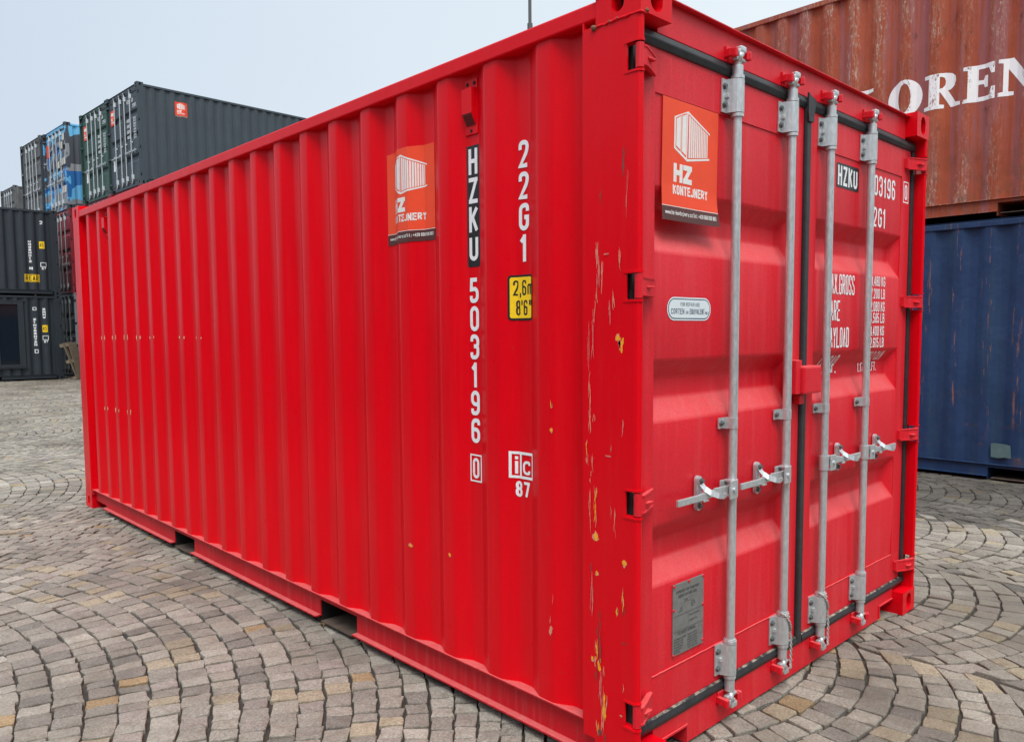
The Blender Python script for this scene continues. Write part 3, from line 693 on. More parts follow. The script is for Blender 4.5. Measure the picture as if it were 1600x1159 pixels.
def hexbolt(mb, x, y, z, r=.0085, mi=0):
    mb.cyl((x, y, z), (x, y-.004, z), r*1.35, 12, mi); mb.cyl((x, y-.004, z), (x, y-.011, z), r, 6, mi)
def locking_bar(root, rx, k, left, hi, doorm):
    y = .030; n = 20 if hi else 8
    mb = MB(); mb.cyl((rx, y, .205*k), (rx, y, 2.395*k), .017, n); bar = mb.build('locking_bar', GALV, root)
    z1, z2 = 2.283*k, 2.400*k; z3, z4 = .201*k, .319*k
    for a, b in ((z1, z2), (z3, z4)):
        mb = MB()
        pr = [(-.062, .0295), (-.062, .024), (-.036, .024), (-.028, .0), (-.0225, -.012), (-.012, -.0215), (0, -.0245), (.012, -.0215), (.0225, -.012), (.028, .0), (.036, .024), (.060, .024), (.060, .0295)]
        mb.prism([(rx+p[0], y+p[1]) for p in pr], 2, a, b)
        if hi:
            bm = bmesh.new(); bmesh.ops.create_cube(bm, size=1)
            bm.free()
            for zz in (a+.026, b-.026):
                hexbolt(mb, rx-.049, y+.0245, zz, .0085, 1)
                mb.cyl((rx+.045, y+.024, zz), (rx+.045, y+.014, zz), .007, 8, 1)
            mb.cbox((rx-.044, y+.012, (a+b)/2-.008), (rx-.030, y+.026, (a+b)/2+.008), .003)
        mb.build('bearing_bracket', [GALV, BOLT], bar)
        if hi:
            for zz, rr in ((b+.002, .0245), (a-.014, .0235)):
                mb = MB(); mb.cyl((rx, y, zz), (rx, y, zz+.012), rr, 24)
                if zz > b and a < 1: mb.cyl((rx, y, b+.014), (rx, y, b+.019), .0215, 24)
                mb.build('collar', GALV, bar)
    # guide clamp at mid height
    zc = 1.160*k; mb = MB()
    pr = [(-.056, .0300), (-.056, .0245), (-.028, .0245), (-.021, .004), (-.0185, -.010), (0, -.0205), (.0185, -.010), (.021, .004), (.028, .0245), (.056, .0245), (.056, .0300)]
    mb.prism([(rx+p[0], y+p[1]) for p in pr], 2, zc-.020, zc+.020)
    if hi:
        hexbolt(mb, rx-.043, y+.0245, zc, .008, 1); mb.cyl((rx+.040, y+.024, zc), (rx+.040, y+.015, zc), .007, 8, 1)
    mb.build('guide_clamp', [GALV, BOLT], bar)
    # cam ends and keepers
    for top in (1, 0):
        s = 1 if top else -1; z0 = z2+.004 if top else z3-.004
        zk = 2.485*k if top else .104*k
        mb = MB()
        za, zb_ = sorted((z0, z0+s*.046)); mb.cyl((rx, y, za), (rx, y, zb_), .0195, n)
        za, zb_ = sorted((z0+s*.046, z0+s*.060)); mb.cyl((rx, y, za), (rx, y, zb_), .0195 if s < 0 else .0145, n, r2=.0145 if s > 0 else .0195)
        za, zb_ = sorted((z0+s*.058, z0+s*.075)); mb.cyl((rx, y-.002, za), (rx, y-.002, zb_), .012, n)
        if hi:
            mb.cbox((rx-.024, y-.020, min(zk-.004*s, zk+.018*s)), (rx+.014, y+.010, max(zk-.004*s, zk+.018*s)), .006); mb.tube([(rx-.002, y-.004, zk-.034*s), (rx-.006, y-.010, zk-.012*s), (rx-.010, y-.018, zk+.004*s)], .011, 10)
            mb.cbox((rx-.014, y-.022, min(zk+.008*s, zk+.030*s)), (rx+.024, y+.002, max(zk+.008*s, zk+.030*s)), .006)
            mb.cbox((rx-.032, y-.014, min(zk-.020*s, zk-.006*s)), (rx-.002, y+.006, max(zk-.020*s, zk-.006*s)), .005)
            mb.cbox((rx+.010, y-.012, min(zk-.020*s, zk-.008*s)), (rx+.040, y+.006, max(zk-.020*s, zk-.008*s)), .005)
        else: mb.box((rx-.025, y-.02, zk-.02), (rx+.025, y+.01, zk+.02))
        mb.build('cam_end', GALV, bar)
        mb = MB(); yf = .0555
        mb.cbox((rx-.047, yf-.007, zk-.026), (rx+.047, yf, zk+.030), .003)
        for sg in (-1, 1):
            q = [(rx+sg*.030, yf), (rx+sg*.050, yf), (rx+sg*.054, y+.004), (rx+sg*.052, y-.014), (rx+sg*.040, y-.022), (rx+sg*.030, y-.018), (rx+sg*.036, y-.006), (rx+sg*.036, y+.012)]
            mb.prism(q, 2, zk-.010, zk+.014)
            if hi: mb.cbox((rx+sg*.046-.008, y-.025, zk-.018+(.006 if sg > 0 else 0)), (rx+sg*.046+.008, y-.004, zk+.020-(0 if sg > 0 else .005)), .005)
        mb.build('cam_keeper', doorm, root)
    # handle, pointing away from the door gap
    d = -1 if left else 1
    zh = .917*k; X = lambda a: rx+d*a
    def bx(mb, a, b, y0, y1, z0, z1, c=.003, mi=0):
        xa, xb = sorted((X(a), X(b))); mb.cbox((xa, y0, z0), (xb, y1, z1), c, mi)
    mb = MB()
    bx(mb, .010, .060, y-.030, y-.023, zh-.034, zh+.036, .0035); bx(mb, -.002, .054, y+.016, y+.022, zh-.030, zh+.032, .003)
    mb.cyl((rx, y, zh-.030), (rx, y, zh+.032), .0215, n)
    bx(mb, .012, .030, y-.024, y+.018, zh+.024, zh+.034, .003); bx(mb, .012, .030, y-.024, y+.018, zh-.034, zh-.026, .003)
    if hi: mb.cyl((X(.035), y-.030, zh), (X(.035), y-.036, zh), .009, 10)
    def barseg(a, b, ya, yb, za, zb_, h, t):
        xa, xb = X(a), X(b)
        vs = [(xa, ya, za-h), (xa, ya+t, za-h), (xa, ya+t, za+h), (xa, ya, za+h), (xb, yb, zb_-h), (xb, yb+t, zb_-h), (xb, yb+t, zb_+h), (xb, yb, zb_+h)]
        fs = [(0, 1, 2, 3), (7, 6, 5, 4), (0, 4, 5, 1), (1, 5, 6, 2), (2, 6, 7, 3), (3, 7, 4, 0)]
        if d > 0: fs = [q[::-1] for q in fs]
        bm = bmesh.new(); V_ = [bm.verts.new(v) for v in vs]
        for q in fs: bm.faces.new([V_[i_] for i_ in q])
        bmesh.ops.recalc_face_normals(bm, faces=bm.faces)
        if hi: bmesh.ops.bevel(bm, geom=bm.edges[:], offset=.0022, segments=2, profile=.6, affect='EDGES')
        mb.frombm(bm)
    barseg(.035, .135, y-.014, y-.012, zh+.001, zh+.003, .0150, .008)
    barseg(.132, .215, y-.012, y-.004, zh+.001, zh-.006, .0125, .010)
    barseg(.210, .365, y-.006, y-.012, zh-.006, zh-.004, .0118, .010)
    mb.build('handle', GALV, bar)
    # catch plate with hasp
    xc = .190; zc = .921*k; mb = MB()
    pts = [(xc+.0165*math.cos(t), .047+.0165*math.sin(t)) for t in [math.pi*i/8 for i in range(9)]]+[(xc+.0165*math.cos(t), -.047+.0165*math.sin(t)) for t in [math.pi+math.pi*i/8 for i in range(9)]]
    mb.prism([(X(p[0]), zc+p[1]) for p in pts], 1, .049, .0615)
    bx(mb, xc-.020, xc+.012, .020, .050, zc-.028, zc-.021, .002); bx(mb, xc-.046, xc-.006, y-.004, .050, zc-.006, zc-.0, .002)
    pth = [(0, .056, .044), (.000, .036, .041), (.005, .018, .028), (.018, .003, .010), (.040, -.007, -.008), (.066, -.012, -.014), (.080, -.004, -.015)]
    wd = (.011, .012, .011, .0105, .0105, .010, .005)
    for q_ in range(len(pth)-1):
        vs = []
        (a0, c0, e0), (a1, c1, e1) = pth[q_], pth[q_+1]; tl = math.hypot(a1-a0, c1-c0); px_, pz_ = -(c1-c0)/tl, (a1-a0)/tl
        for (aa, cc, ee), w in ((pth[q_], wd[q_]), (pth[q_+1], wd[q_+1])):
            for sg in (-1, 1):
                for th in (0, .0055): vs.append((X(xc)+aa+px_*w*sg, ee+th, zc+cc+pz_*w*sg))
        bm = bmesh.new(); bmesh.ops.convex_hull(bm, input=[bm.verts.new(v) for v in vs])
        for v in [v for v in bm.verts if not v.link_faces]: bm.verts.remove(v)
        mb.frombm(bm)
    if hi:
        hexbolt(mb, X(xc), .0415, zc+.046, .008, 1); hexbolt(mb, X(xc), .049, zc-.046, .008, 1)
    mb.build('handle_catch', [GALV, BOLT], bar)
    return bar

# surface maps for decals: (u, v, lift)
def map_left(k=1): return lambda u, v, l: Vector((surf(-u)-.0018-l, -u, v))
def map_right(): return lambda u, v, l: Vector((CW-surf(u)+.0018+l, u, v))
CUT_L = [-c for c in CUTS]; CUT_R = CUTS
def door_map(yy, curve=None):
    return lambda u, v, l: Vector((u, (curve(u, v) if curve else yy)-l, v))

PM = [POST_O, POST_B, POST_W, WHITE]
def poster(D, u, v, w, h):
    P = lambda a, b: (u+a*w, v+b*h)
    D.rect(u, v, u+w, v+h, 0); D.rect(u, v, u+w, v+h*.115, 1, .0004); D.rect(u, v+h*.117, u+w, v+h*.122, 2, .0004)
    D.poly([P(.20, .60), P(.43, .515), P(.44, .935), P(.20, .86)], 2, .0004)
    D.poly([P(.225, .615), P(.315, .582), P(.318, .888), P(.225, .852)], 0, .0006); D.poly([P(.235, .625), P(.308, .598), P(.311, .878), P(.235, .845)], 2, .0008)
    D.poly([P(.325, .578), P(.415, .545), P(.418, .915), P(.328, .892)], 0, .0006); D.poly([P(.333, .590), P(.410, .562), P(.412, .905), P(.335, .882)], 2, .0008)
    D.poly([P(.44, .935), P(.84, .80), P(.84, .785), P(.44, .915)], 2, .0004); D.poly([P(.43, .515), P(.43, .535), P(.84, .585), P(.84, .570)], 2, .0004)
    a = .455
    for i in range(11):
        wd = .030-.0014*i; tp = lambda x: .908-(x-.44)*.335; bt = lambda x: .545+(x-.44)*.115
        D.poly([P(a, bt(a)), P(a+wd, bt(a+wd)), P(a+wd, tp(a+wd)), P(a, tp(a))], 2, .0004); a += wd+.0095
    D.text('HZ', u+w*.20, v+h*.325, h*.155, w*.155, w*.052, w*.012, 2, .0004)
    D.text('KONTEJNERY', u+w*.19, v+h*.222, h*.080, w*.054, w*.0185, w*.0095, 2, .0004)
    D.text('www.hz-kontejnery.cz', u+w*.05, v+h*.050, h*.036, w*.0195, w*.0068, w*.0048, 2, .0008)
    D.text('Tel.: +420 608 830 063', u+w*.545, v+h*.050, h*.036, w*.0175, w*.0062, w*.0040, 2, .0008)

def side_marks(root, mp, cuts, sgn, digits='503196', code='22G1', owner='HZKU'):
    # columns of letters read downwards; y positions measured from the door end
    U = (lambda y: -y) if sgn < 0 else (lambda y: y)
    mats = [WHITE, BLACK, YEL]; c1 = U(.836); h = .098; w = .052; t = .0160
    D = Decal(); D.rect(c1-.037, 1.757, c1+.037, 2.222, 1, -.0006)
    for i, ch in enumerate(owner): D.text(ch, c1-w/2, 2.112-i*.1105, h, w, t, 0, 0)
    D.build('owner_code', mats, root, mp, cuts)
    D = Decal()
    for i, ch in enumerate(digits): D.text(ch, c1-(w/2 if ch != '1' else w*.42), 1.617-i*.1106, h, w, t, 0, 0)
    D.build('identification_number', mats, root, mp, cuts)
    D = Decal(); D.frame(c1-.034, .908, c1+.034, 1.018, .006, 0); D.text('0', c1-.019, .922, .082, .038, .012, 0, 0)
    D.build('check_digit', mats, root, mp, cuts)
    c2 = U(.556); D = Decal()
    for i, ch in enumerate(code): D.text(ch, c2-(w/2 if ch != '1' else w*.42), 2.094-i*.112, h, w, t, 0, 0)
    D.build('size_code', mats, root, mp, cuts)
    c3 = U(.569); D = Decal()
    D.rrect(c3-.058, 1.545, c3+.058, 1.711, .014, 1, 0); D.rrect(c3-.050, 1.553, c3+.050, 1.703, .008, 2, .0004)
    D.text('2,6m', c3-.038, 1.636, .056, .021, .0065, .006, 1, .0008); D.text("8'6\"", c3-.028, 1.563, .056, .020, .0065, .005, 1, .0008)
    D.build('height_label', mats, root, mp, cuts); D = Decal()
    D.frame(c3-.058, .955, c3+.056, 1.056, .010, 0); D.rect(c3-.016, .965, c3-.007, 1.046, 0)
    D.rect(c3-.036, .972, c3-.025, 1.020, 0); D.rect(c3-.036, 1.026, c3-.025, 1.038, 0)
    D.text('C', c3+.0, .972, .052, .038, .010, 0, 0)
    D.text('87', c3-.034, .885, .060, .030, .0105, .009, 0)
    D.build('railway_mark', mats, root, mp, cuts)

# ==================================================================== the red container
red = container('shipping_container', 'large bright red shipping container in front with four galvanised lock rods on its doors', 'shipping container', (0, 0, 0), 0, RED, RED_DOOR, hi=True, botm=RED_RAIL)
side_marks(red, map_left(), CUT_L, -1)
D = Decal(); poster(D, -1.412, 1.885, .340, .392); po = D.build('poster', PM, red, map_left(), CUT_L)
# vents under the top rail
def vent(yc, z0, z1, root=red):
    mb = MB(); x = XI
    mb.cbox((x-.006, yc-.036, z0), (x, yc+.036, z1), .002)
    q = [(x-.006, z0+.032), (x-.006, z1-.035), (x-.030, z1-.040), (x-.030, z0+.075)]
    mb.prism([(p[0], p[1]) for p in q], 1, yc-.029, yc+.029)
    for i in range(7): mb.box((x-.0297+.0032*i, yc-.024, z0+.070-.0058*i), (x-.026+.0032*i, yc+.024, z0+.0735-.0058*i), 1)
    for s in (-1, 1): mb.cyl((x-.006, yc+s*.02, z1-.018), (x-.0085, yc+s*.02, z1-.018), .007, 10, 1)
    mb.cyl((x-.006, yc, z0+.014), (x-.0085, yc, z0+.014), .006, 10, 1)
    mb.build('vent', [RED, VOID], root)
vent(.838, 2.262, 2.470); vent(5.305, 2.275, 2.470)
# paint wear
def chips(name, lst, xf, seed):
    rr = random.Random(seed); mb = MB(); order = 'ywkpc'; cnt = 0
    def scratch(x, y, z, w, h, mi, lift=.0006):                       # ragged upright sliver
        n = max(4, int(h/.008)); L_ = []; R_ = []; dy = rr.uniform(-.10, .10)*h; ph = rr.uniform(0, 6)
        for i in range(n+1):
            t = i/n; ww = w*(math.sin(math.pi*min(.97, max(.03, t)))**.6)*rr.uniform(.25, 1.0)*.5; cy = y+dy*(t-.5)+math.sin(ph+t*5)*.0015+rr.uniform(-.0008, .0008)
            L_.append((x-lift, cy-ww, z+h/2-t*h)); R_.append((x-lift, cy+ww, z+h/2-t*h))
        for i in range(n): mb.add([L_[i], R_[i], R_[i+1], L_[i+1]], [(0, 1, 2, 3)], mi)
    for (y, z, w, h, c) in lst:
        if c == 'w' and rr.random() < .25: continue
        if c == 'y': w *= 1.25; h *= 1.1
        cnt += 1; x = xf(y, c)-.00004*cnt
        if h > w*1.6 or c == 'c':
            k_ = 1 if h < .05 else 2 if h < .1 else 3
            for q in range(k_):
                f_ = rr.uniform(.35, .75) if k_ > 1 else 1
                scratch(x, y+rr.uniform(-.5, .5)*w*(k_ > 1), z+rr.uniform(-.5, .5)*h*(1-f_), w*rr.uniform(.35, .75) if c != 'c' else w, h*f_, order.index(c), .0006+.0001*q)
            if c == 'y':
                for q in range(2): scratch(x, y+rr.uniform(-.4, .4)*w, z+rr.uniform(-.3, .3)*h, w*.5, h*.7, 1, .0003)
        else:
            n = 13
            for mi, sc, lf_ in ((1, 1.25, .0003), (order.index(c), 1.0, .0006)):
                pts = [(y+w*.5*sc*math.cos(2*math.pi*i/n)*rr.uniform(.4, 1.15), z+h*.5*sc*math.sin(2*math.pi*i/n)*rr.uniform(.4, 1.15)) for i in range(n)]
                if c != 'y' and mi == 1 and order.index(c) != 1: continue
                mb.add([(x-lf_, p[0], p[1]) for p in pts], [tuple(range(n))[::-1]], mi)
    o = name; k0 = len(o.data.materials); bm = bmesh.new(); bm.from_mesh(o.data)   # wear lies in the painted part's own mesh
    vv = [bm.verts.new(v) for v in mb.v]
    for q, mi in zip(mb.f, mb.m): bm.faces.new([vv[i] for i in q]).material_index = k0+mi
    bm.to_mesh(o.data); bm.free()
    for c in order: o.data.materials.append(WEAR[c])
POST = [
(0.067,1.457,0.023,0.045,"y"),(0.083,1.481,0.016,0.025,"y"),(0.090,1.446,0.013,0.029,"w"),(0.171,1.747,0.008,0.103,"w"),(0.149,1.684,0.008,0.123,"w"),(0.173,1.623,0.008,0.083,"w"),(0.062,2.036,0.010,0.138,"k"),(0.051,1.936,0.005,0.177,"p"),(0.158,1.930,0.008,0.053,"k"),(0.078,1.730,0.013,0.040,"w"),(0.212,1.603,0.006,0.084,"w"),(0.193,1.371,0.008,0.085,"w"),(0.201,1.221,0.011,0.129,"w"),(0.184,1.212,0.008,0.056,"w"),(0.215,1.086,0.011,0.065,"w"),(0.111,1.123,0.013,0.029,"p"),(0.124,1.096,0.032,0.008,"p"),(0.063,1.200,0.008,0.083,"p"),(0.176,0.818,0.020,0.030,"y"),(0.195,0.709,0.011,0.035,"k"),(0.170,0.695,0.011,0.018,"y"),(0.054,0.753,0.016,0.023,"y"),(0.085,0.583,0.016,0.030,"y"),(0.058,0.581,0.016,0.030,"w"),(0.058,0.603,0.008,0.064,"k"),(0.158,0.555,0.008,0.110,"k"),(0.161,0.499,0.011,0.088,"k"),(0.178,0.446,0.008,0.036,"w"),(0.189,0.395,0.011,0.018,"y"),(0.169,0.384,0.023,0.049,"y"),(0.155,0.401,0.008,0.018,"y"),(0.139,0.362,0.008,0.053,"w"),(0.136,0.230,0.014,0.122,"y"),(0.144,0.205,0.008,0.134,"w"),(0.133,0.137,0.017,0.031,"k"),(0.057,0.334,0.008,0.030,"w"),(0.065,0.238,0.013,0.007,"w"),(0.055,0.486,0.021,0.006,"k"),(0.094,0.872,0.005,0.127,"w"),(0.110,0.912,0.005,0.043,"p"),(0.173,0.966,0.011,0.030,"y"),(0.198,1.017,0.008,0.052,"w"),(0.215,1.112,0.006,0.043,"y"),(0.166,0.161,0.008,0.054,"y"),
(.186,1.50,.010,.22,"p"),(.20,1.33,.008,.18,"w"),(.13,1.75,.03,.008,"p"),(.165,1.70,.012,.16,"p"),(.19,.60,.01,.2,"p"),(.15,.30,.01,.16,"p"),(.195,1.62,.006,.20,"w"),(.180,1.56,.005,.12,"w"),(.205,1.45,.005,.22,"p"),(.10,1.60,.008,.10,"w"),(.115,1.55,.006,.12,"p"),(.075,1.73,.005,.10,"w"),(.19,1.08,.005,.10,"w"),(.20,.90,.006,.16,"w"),(.175,.92,.006,.10,"y"),(.168,.36,.010,.09,"k"),(.158,.44,.008,.18,"k"),(.14,.27,.006,.10,"p"),(.172,.43,.008,.08,"y"),(.150,.14,.02,.05,"k"),(.06,.62,.006,.08,"y"),(.21,1.26,.008,.10,"w")]
SIDE = [(0.391,1.249,0.011,0.027,"y"),(0.427,1.231,0.013,0.007,"w"),(0.389,1.157,0.011,0.018,"y"),(0.415,1.142,0.013,0.007,"w"),(1.235,0.579,0.024,0.015,"y"),(0.967,0.593,0.013,0.016,"y"),(0.700,0.586,0.015,0.008,"w"),(0.408,0.522,0.010,0.080,"w"),(0.395,0.431,0.019,0.028,"w"),(0.385,0.551,0.006,0.038,"w"),(0.400,0.47,0.006,0.06,"w")]
for kk, zz, hh in ((18, 1.482, .042), (17, 1.482, .042), (16, 1.482, .04), (15, 1.482, .036), (14, 1.482, .03), (12, 1.482, .024), (11, 1.482, .014), (18, .902, .035), (17, .905, .04), (16, .91, .04)):
    for off in (-.076, -.006): SIDE.append((.455+.277*kk+off, zz+random.uniform(-.004, .004), .024, hh*random.uniform(.6, 1.15), 'c'))
chips([c for c in red.children if c.name.startswith('corner_post')][0], POST, lambda y, c: 0, 5)
chips([c for c in red.children if c.name.startswith('side_panel')][0], SIDE, lambda y, c: surf(y)-.0014, 9)

# door posters, labels, plate
yd = .0605
D = Decal(); poster(D, .203, 1.872, .335, .402)
def curl(u, v):
    a = max(0, (1.99-v)/.12); return yd+.002-.006*min(1, a)-.010*max(0, min(1, (u-.42)/.11))*max(0, min(1, (1.96-v)/.1))
D.q2 = None
mb_cuts = [.25, .3, .35, .4, .43, .46, .49, .52]
D.build('poster', PM, red, lambda u, v, l: Vector((u-(2.274-v)*.02, curl(u, v)-.0012-l, v)), mb_cuts, [1.89, 1.91, 1.93, 1.95, 1.97, 1.99])
pd = .0652
D = Decal()
D.rrect(.240, 1.538, .508, 1.618, .0399, 0); D.rrect(.245, 1.543, .503, 1.613, .0349, 1, .0003); D.rrect(.2485, 1.5465, .4995, 1.6095, .0314, 0, .0006)
D.text('FOR REPAIR USE', .318, 1.587, .013, .0072, .0016, .0024, 1, .0009)
D.text('CORTEN', .262, 1.560, .019, .0105, .0026, .0030, 1, .0009); D.text('OR', .350, 1.560, .011, .007, .0016, .002, 1, .0009)
D.text('EQUIVALENT', .374, 1.560, .019, .0078, .0024, .0020, 1, .0009); D.text('ONLY', .470, 1.560, .010, .0052, .0013, .0014, 1, .0009)
D.build('repair_label', [LABEL, INK], red, door_map(pd))
mb = MB(); mb.cbox((.283, pd-.0042, .352), (.476, pd+.0005, .611), .0015)
for px_, pz_ in ((.288, .606), (.380, .607), (.471, .606), (.287, .52), (.472, .50), (.288, .357), (.471, .366)): mb.cyl((px_, pd-.004, pz_), (px_, pd-.0075, pz_), .005, 10, 1)
pl = mb.build('data_plate', [PLATE, RED_DOOR], red)
D = Decal(); T_ = D.text
T_('APPROVED FOR TRANSPORT', .300, .575, .011, .0055, .0016, .0016, 0); T_('UNDER CUSTOMS SEAL', .314, .558, .011, .0055, .0016, .0016, 0); D.rect(.345, .5365, .415, .5375, 0); D.rect(.345, .5475, .415, .5485, 0)
T_('CZ BM', .35, .540, .006, .004, .0010, .0012, 0)
for z_, a_, b_ in ((.497, .286, .473), (.493, .286, .473), (.440, .286, .473), (.436, .286, .473)): D.rect(a_, z_, b_, z_+.0009, 0)
D.rect(.376, .442, .377, .492, 0)
for z_, s_, x_ in ((.526, 'TYPE', .395), (.518, 'NO 196', .395), (.510, '2017', .395), (.516, 'CSC', .325), (.506, 'LLOYD', .315), (.478, 'MANUFACTURER', .385), (.458, 'INSPECTION', .385)): T_(s_, x_, z_, .006, .0042, .0011, .0012, 0)
T_('CSC SAFETY APPROVAL', .312, .424, .010, .0050, .0015, .0014, 0)
for i, s_ in enumerate(('DATE MANUFACTURED', 'IDENTIFICATION', 'MAX GROSS MASS', 'STACKING MASS', 'RACKING TEST', 'NEXT EXAM')): T_(s_, .289, .408-.0095*i, .0055, .0038, .0010, .0008, 0)
for i in range(6): T_('30480 KG 67200', .372+.003*(i % 2), .408-.0095*i, .0055, .0040, .0011, .0008, 0)
D.frame(.445, .395, .470, .425, .001, 0)
D.build('data_plate_print', [PLINK], pl, door_map(pd-.0048))
dm = door_map(.0652); WB = [WHITE, BLACK]
D = Decal(); D.rrect(1.516, 2.137, 1.752, 2.246, .010, 1); D.text('HZKU', 1.529, 2.148, .087, .042, .0140, .012, 0, .0004); D.build('owner_code', WB, red, dm)
D = Decal(); D.text('503196', 1.872, 2.147, .098, .043, .0130, .0135, 0); D.build('identification_number', WB, red, dm)
D = Decal(); D.frame(2.283, 2.148, 2.352, 2.256, .006, 0, .0048); D.text('0', 2.299, 2.163, .078, .036, .012, 0, 0, .0048); D.build('check_digit', WB, red, dm)
D = Decal(); D.text('22G1', 1.868, 1.998, .094, .044, .0130, .014, 0); D.build('size_code', WB, red, dm)
D = Decal()
for s_, z_ in (('MAX.GROSS', 1.661), ('TARE', 1.541), ('PAYLOAD', 1.420)): D.text(s_, 1.449, z_, .093, .0285, .0090, .0058, 0)
for s_, z_ in (('30.480 KG', 1.713), ('67.200 LB', 1.652), ('2.080 KG', 1.589), ('4.585 LB', 1.533), ('28.400 KG', 1.470), ('62.615 LB', 1.413)): D.text(s_, 2.093, z_, .049, .0210, .0062, .0046, 0, 0, 0, True)
D.build('weight_table', WB, red, dm)
GT = .838+.566
def rec(z):
    pts = [(GT, 0), (GT-.062, .046), (GT-.130, .046), (GT-.208, 0)]
    if z >= GT: return 0
    for (a, da), (b, db) in zip(pts, pts[1:]):
        if b <= z <= a: return da+(db-da)*(a-z)/(a-b)
    return 0
for nm_, rows in (('capacity_heading', (('CU.CAP.', 1.449, 1.300, .086, .0285, .0090, .0058, False),)), ('capacity_value', (('33.2 CU.M', 2.130, 1.350, .044, .0210, .0062, .0046, True),)), ('capacity_value', (('1.172 CU.FT.', 2.112, 1.295, .044, .0200, .0062, .0044, True),))):
    D = Decal()
    for st_, u_, v_, h_, w_, t_, g_, r_ in rows: D.text(st_, u_, v_, h_, w_, t_, g_, 0, 0, 0, r_)
    D.q = [([Vector((p.y, p.x)) for p in pts], mi, lf) for pts, mi, lf in D.q]
    D.build(nm_, [WHITE, BLACK], red, lambda u, v, l: Vector((v, .0655+rec(u)-l-.0035, u)), [GT, GT-.062])
# wire seals twisted round the two inner rods
for idx, rx in ((1, RODS[1]), (2, RODS[2])):
    mb = MB(); y = .030
    A = [(rx-.026, y-.004, .338), (rx-.014, y-.020, .326), (rx+.0, y-.030, .300), (rx+.020, y-.026, .268), (rx+.028, y-.018, .255), (rx+.030, y-.022, .22), (rx+.029, y-.024, .17), (rx+.026, y-.024, .12), (rx+.018, y-.030, .092)]
    P = [Vector(p) for p in A]; pts = []
    for i in range(len(P)-1):
        for t in range(8): pts.append(P[i].lerp(P[i+1], t/8))
    for ph in (0, math.pi):
        mb.tube([p+Vector((math.cos(i*.9+ph)*.0030, math.sin(i*.9+ph)*.0030, 0)) for i, p in enumerate(pts)], .0030, 6)
    mb.tube([(rx+.028, y-.02, .262), (rx+.034, y-.008, .285), (rx+.026, y-.0, .300), (rx+.01, y-.024, .318)], .0035, 6)
    mb.build('wire_seal', ROPE, red)

# ==================================================================== containers on the right
GR = 'containers standing around the yard'
blue = container('shipping_container', 'worn dark blue container with rust scars standing on the cobbles at right', 'shipping container', (6.72, -1.21, 0), 0, BLUE, BLUE, group=GR, pockets=((1.66, 2.03), (3.75, 4.12)))
mb = MB(); rr = random.Random(2)
pts = [(1.825, .236), (1.88, .242), (1.94, .232), (2.00, .238), (2.003, .37), (1.97, .378), (1.88, .372), (1.835, .362)]
PATCH = plain('grey green repair patch', (.085, .14, .14), .6, 0, .15, .2, 12)
mb.prism(pts, 0, XO-.004, XO-.0015); mb.build('repair_patch', PATCH, blue)
rust = container('shipping_container', 'rust red weathered container with big white serif letters, stacked on the blue one', 'shipping container', (6.72, -1.21, 2.591), 0, RUSTRED, RUSTRED, group=GR, pockets=((1.66, 2.03), (3.75, 4.12)))
def mk_chalk():
    M, n, b = newmat('chipped white paint')
    sc = tex(n, 16, (1, 2.2, .8), 8, .8); t = n.nodes.new('ShaderNodeTexCoord'); s = n.nodes.new('ShaderNodeSeparateXYZ'); n.links.new(t.outputs['Object'], s.inputs[0])
    outer = ramp(n, s.outputs[0], .014, .026, (1, 1, 1, 1), (.04, .04, .04, 1))
    mk = mth(n, 'MULTIPLY', ramp(n, sc, .54, .58), outer)
    n.links.new(mixc(n, mk, (.86, .85, .83, 1), (.25, .10, .06, 1)), b.inputs['Base Color']); b.inputs['Roughness'].default_value = .6
    return M
CHALK = mk_chalk()
# slab-serif capitals, drawn as polygons on a unit square
SER = {
 'F': [[(0, 1), (.95, 1), (.95, .70), (.84, .70), (.78, .88), (.46, .88), (.46, .58), (.60, .56), (.64, .66), (.72, .66), (.72, .36), (.64, .36), (.60, .46), (.46, .46), (.46, .12), (.60, .10), (.60, 0), (0, 0), (0, .10), (.14, .12), (.14, .88), (0, .90)]],
 'L': [[(0, 1), (.70, 1), (.70, .90), (.46, .88), (.46, .12), (.74, .12), (.84, .34), (.95, .34), (.95, 0), (0, 0), (0, .10), (.14, .12), (.14, .88), (0, .90)]],
 'R': [[(0, 0), (.56, 0), (.56, .10), (.44, .12), (.44, .90), (.44, 1), (0, 1), (0, .90), (.14, .88), (.14, .12), (0, .10)],
       [(.44, 1), (.60, .995), (.76, .95), (.86, .86), (.88, .74), (.84, .60), (.74, .51), (.60, .47), (.44, .46), (.44, .56), (.52, .58), (.58, .66), (.59, .76), (.56, .86), (.50, .89), (.44, .90)],
       [(.46, .47), (.66, .48), (.88, .12), (1.02, .10), (1.02, 0), (.74, 0), (.46, .46)]],
 'E': [[(0, 1), (.95, 1), (.95, .70), (.84, .70), (.76, .88), (.44, .88), (.44, .58), (.60, .57), (.64, .68), (.74, .68), (.74, .36), (.64, .36), (.60, .46), (.44, .46), (.44, .12), (.78, .12), (.86, .34), (.97, .34), (.97, 0), (0, 0), (0, .10), (.14, .12), (.14, .88), (0, .90)]],
 'N': [[(0, 1), (.36, 1), (.80, .38), (.80, .88), (.68, .90), (.68, 1), (1.06, 1), (1.06, .90), (.94, .88), (.94, 0), (.76, 0), (.24, .72), (.24, .12), (.38, .10), (.38, 0), (0, 0), (0, .10), (.12, .12), (.12, .88), (0, .90)]],
}
D = Decal(); W_ = .325; H_ = .348; zb_ = 3.716-2.591
def yl(wy): return -(wy+1.21)
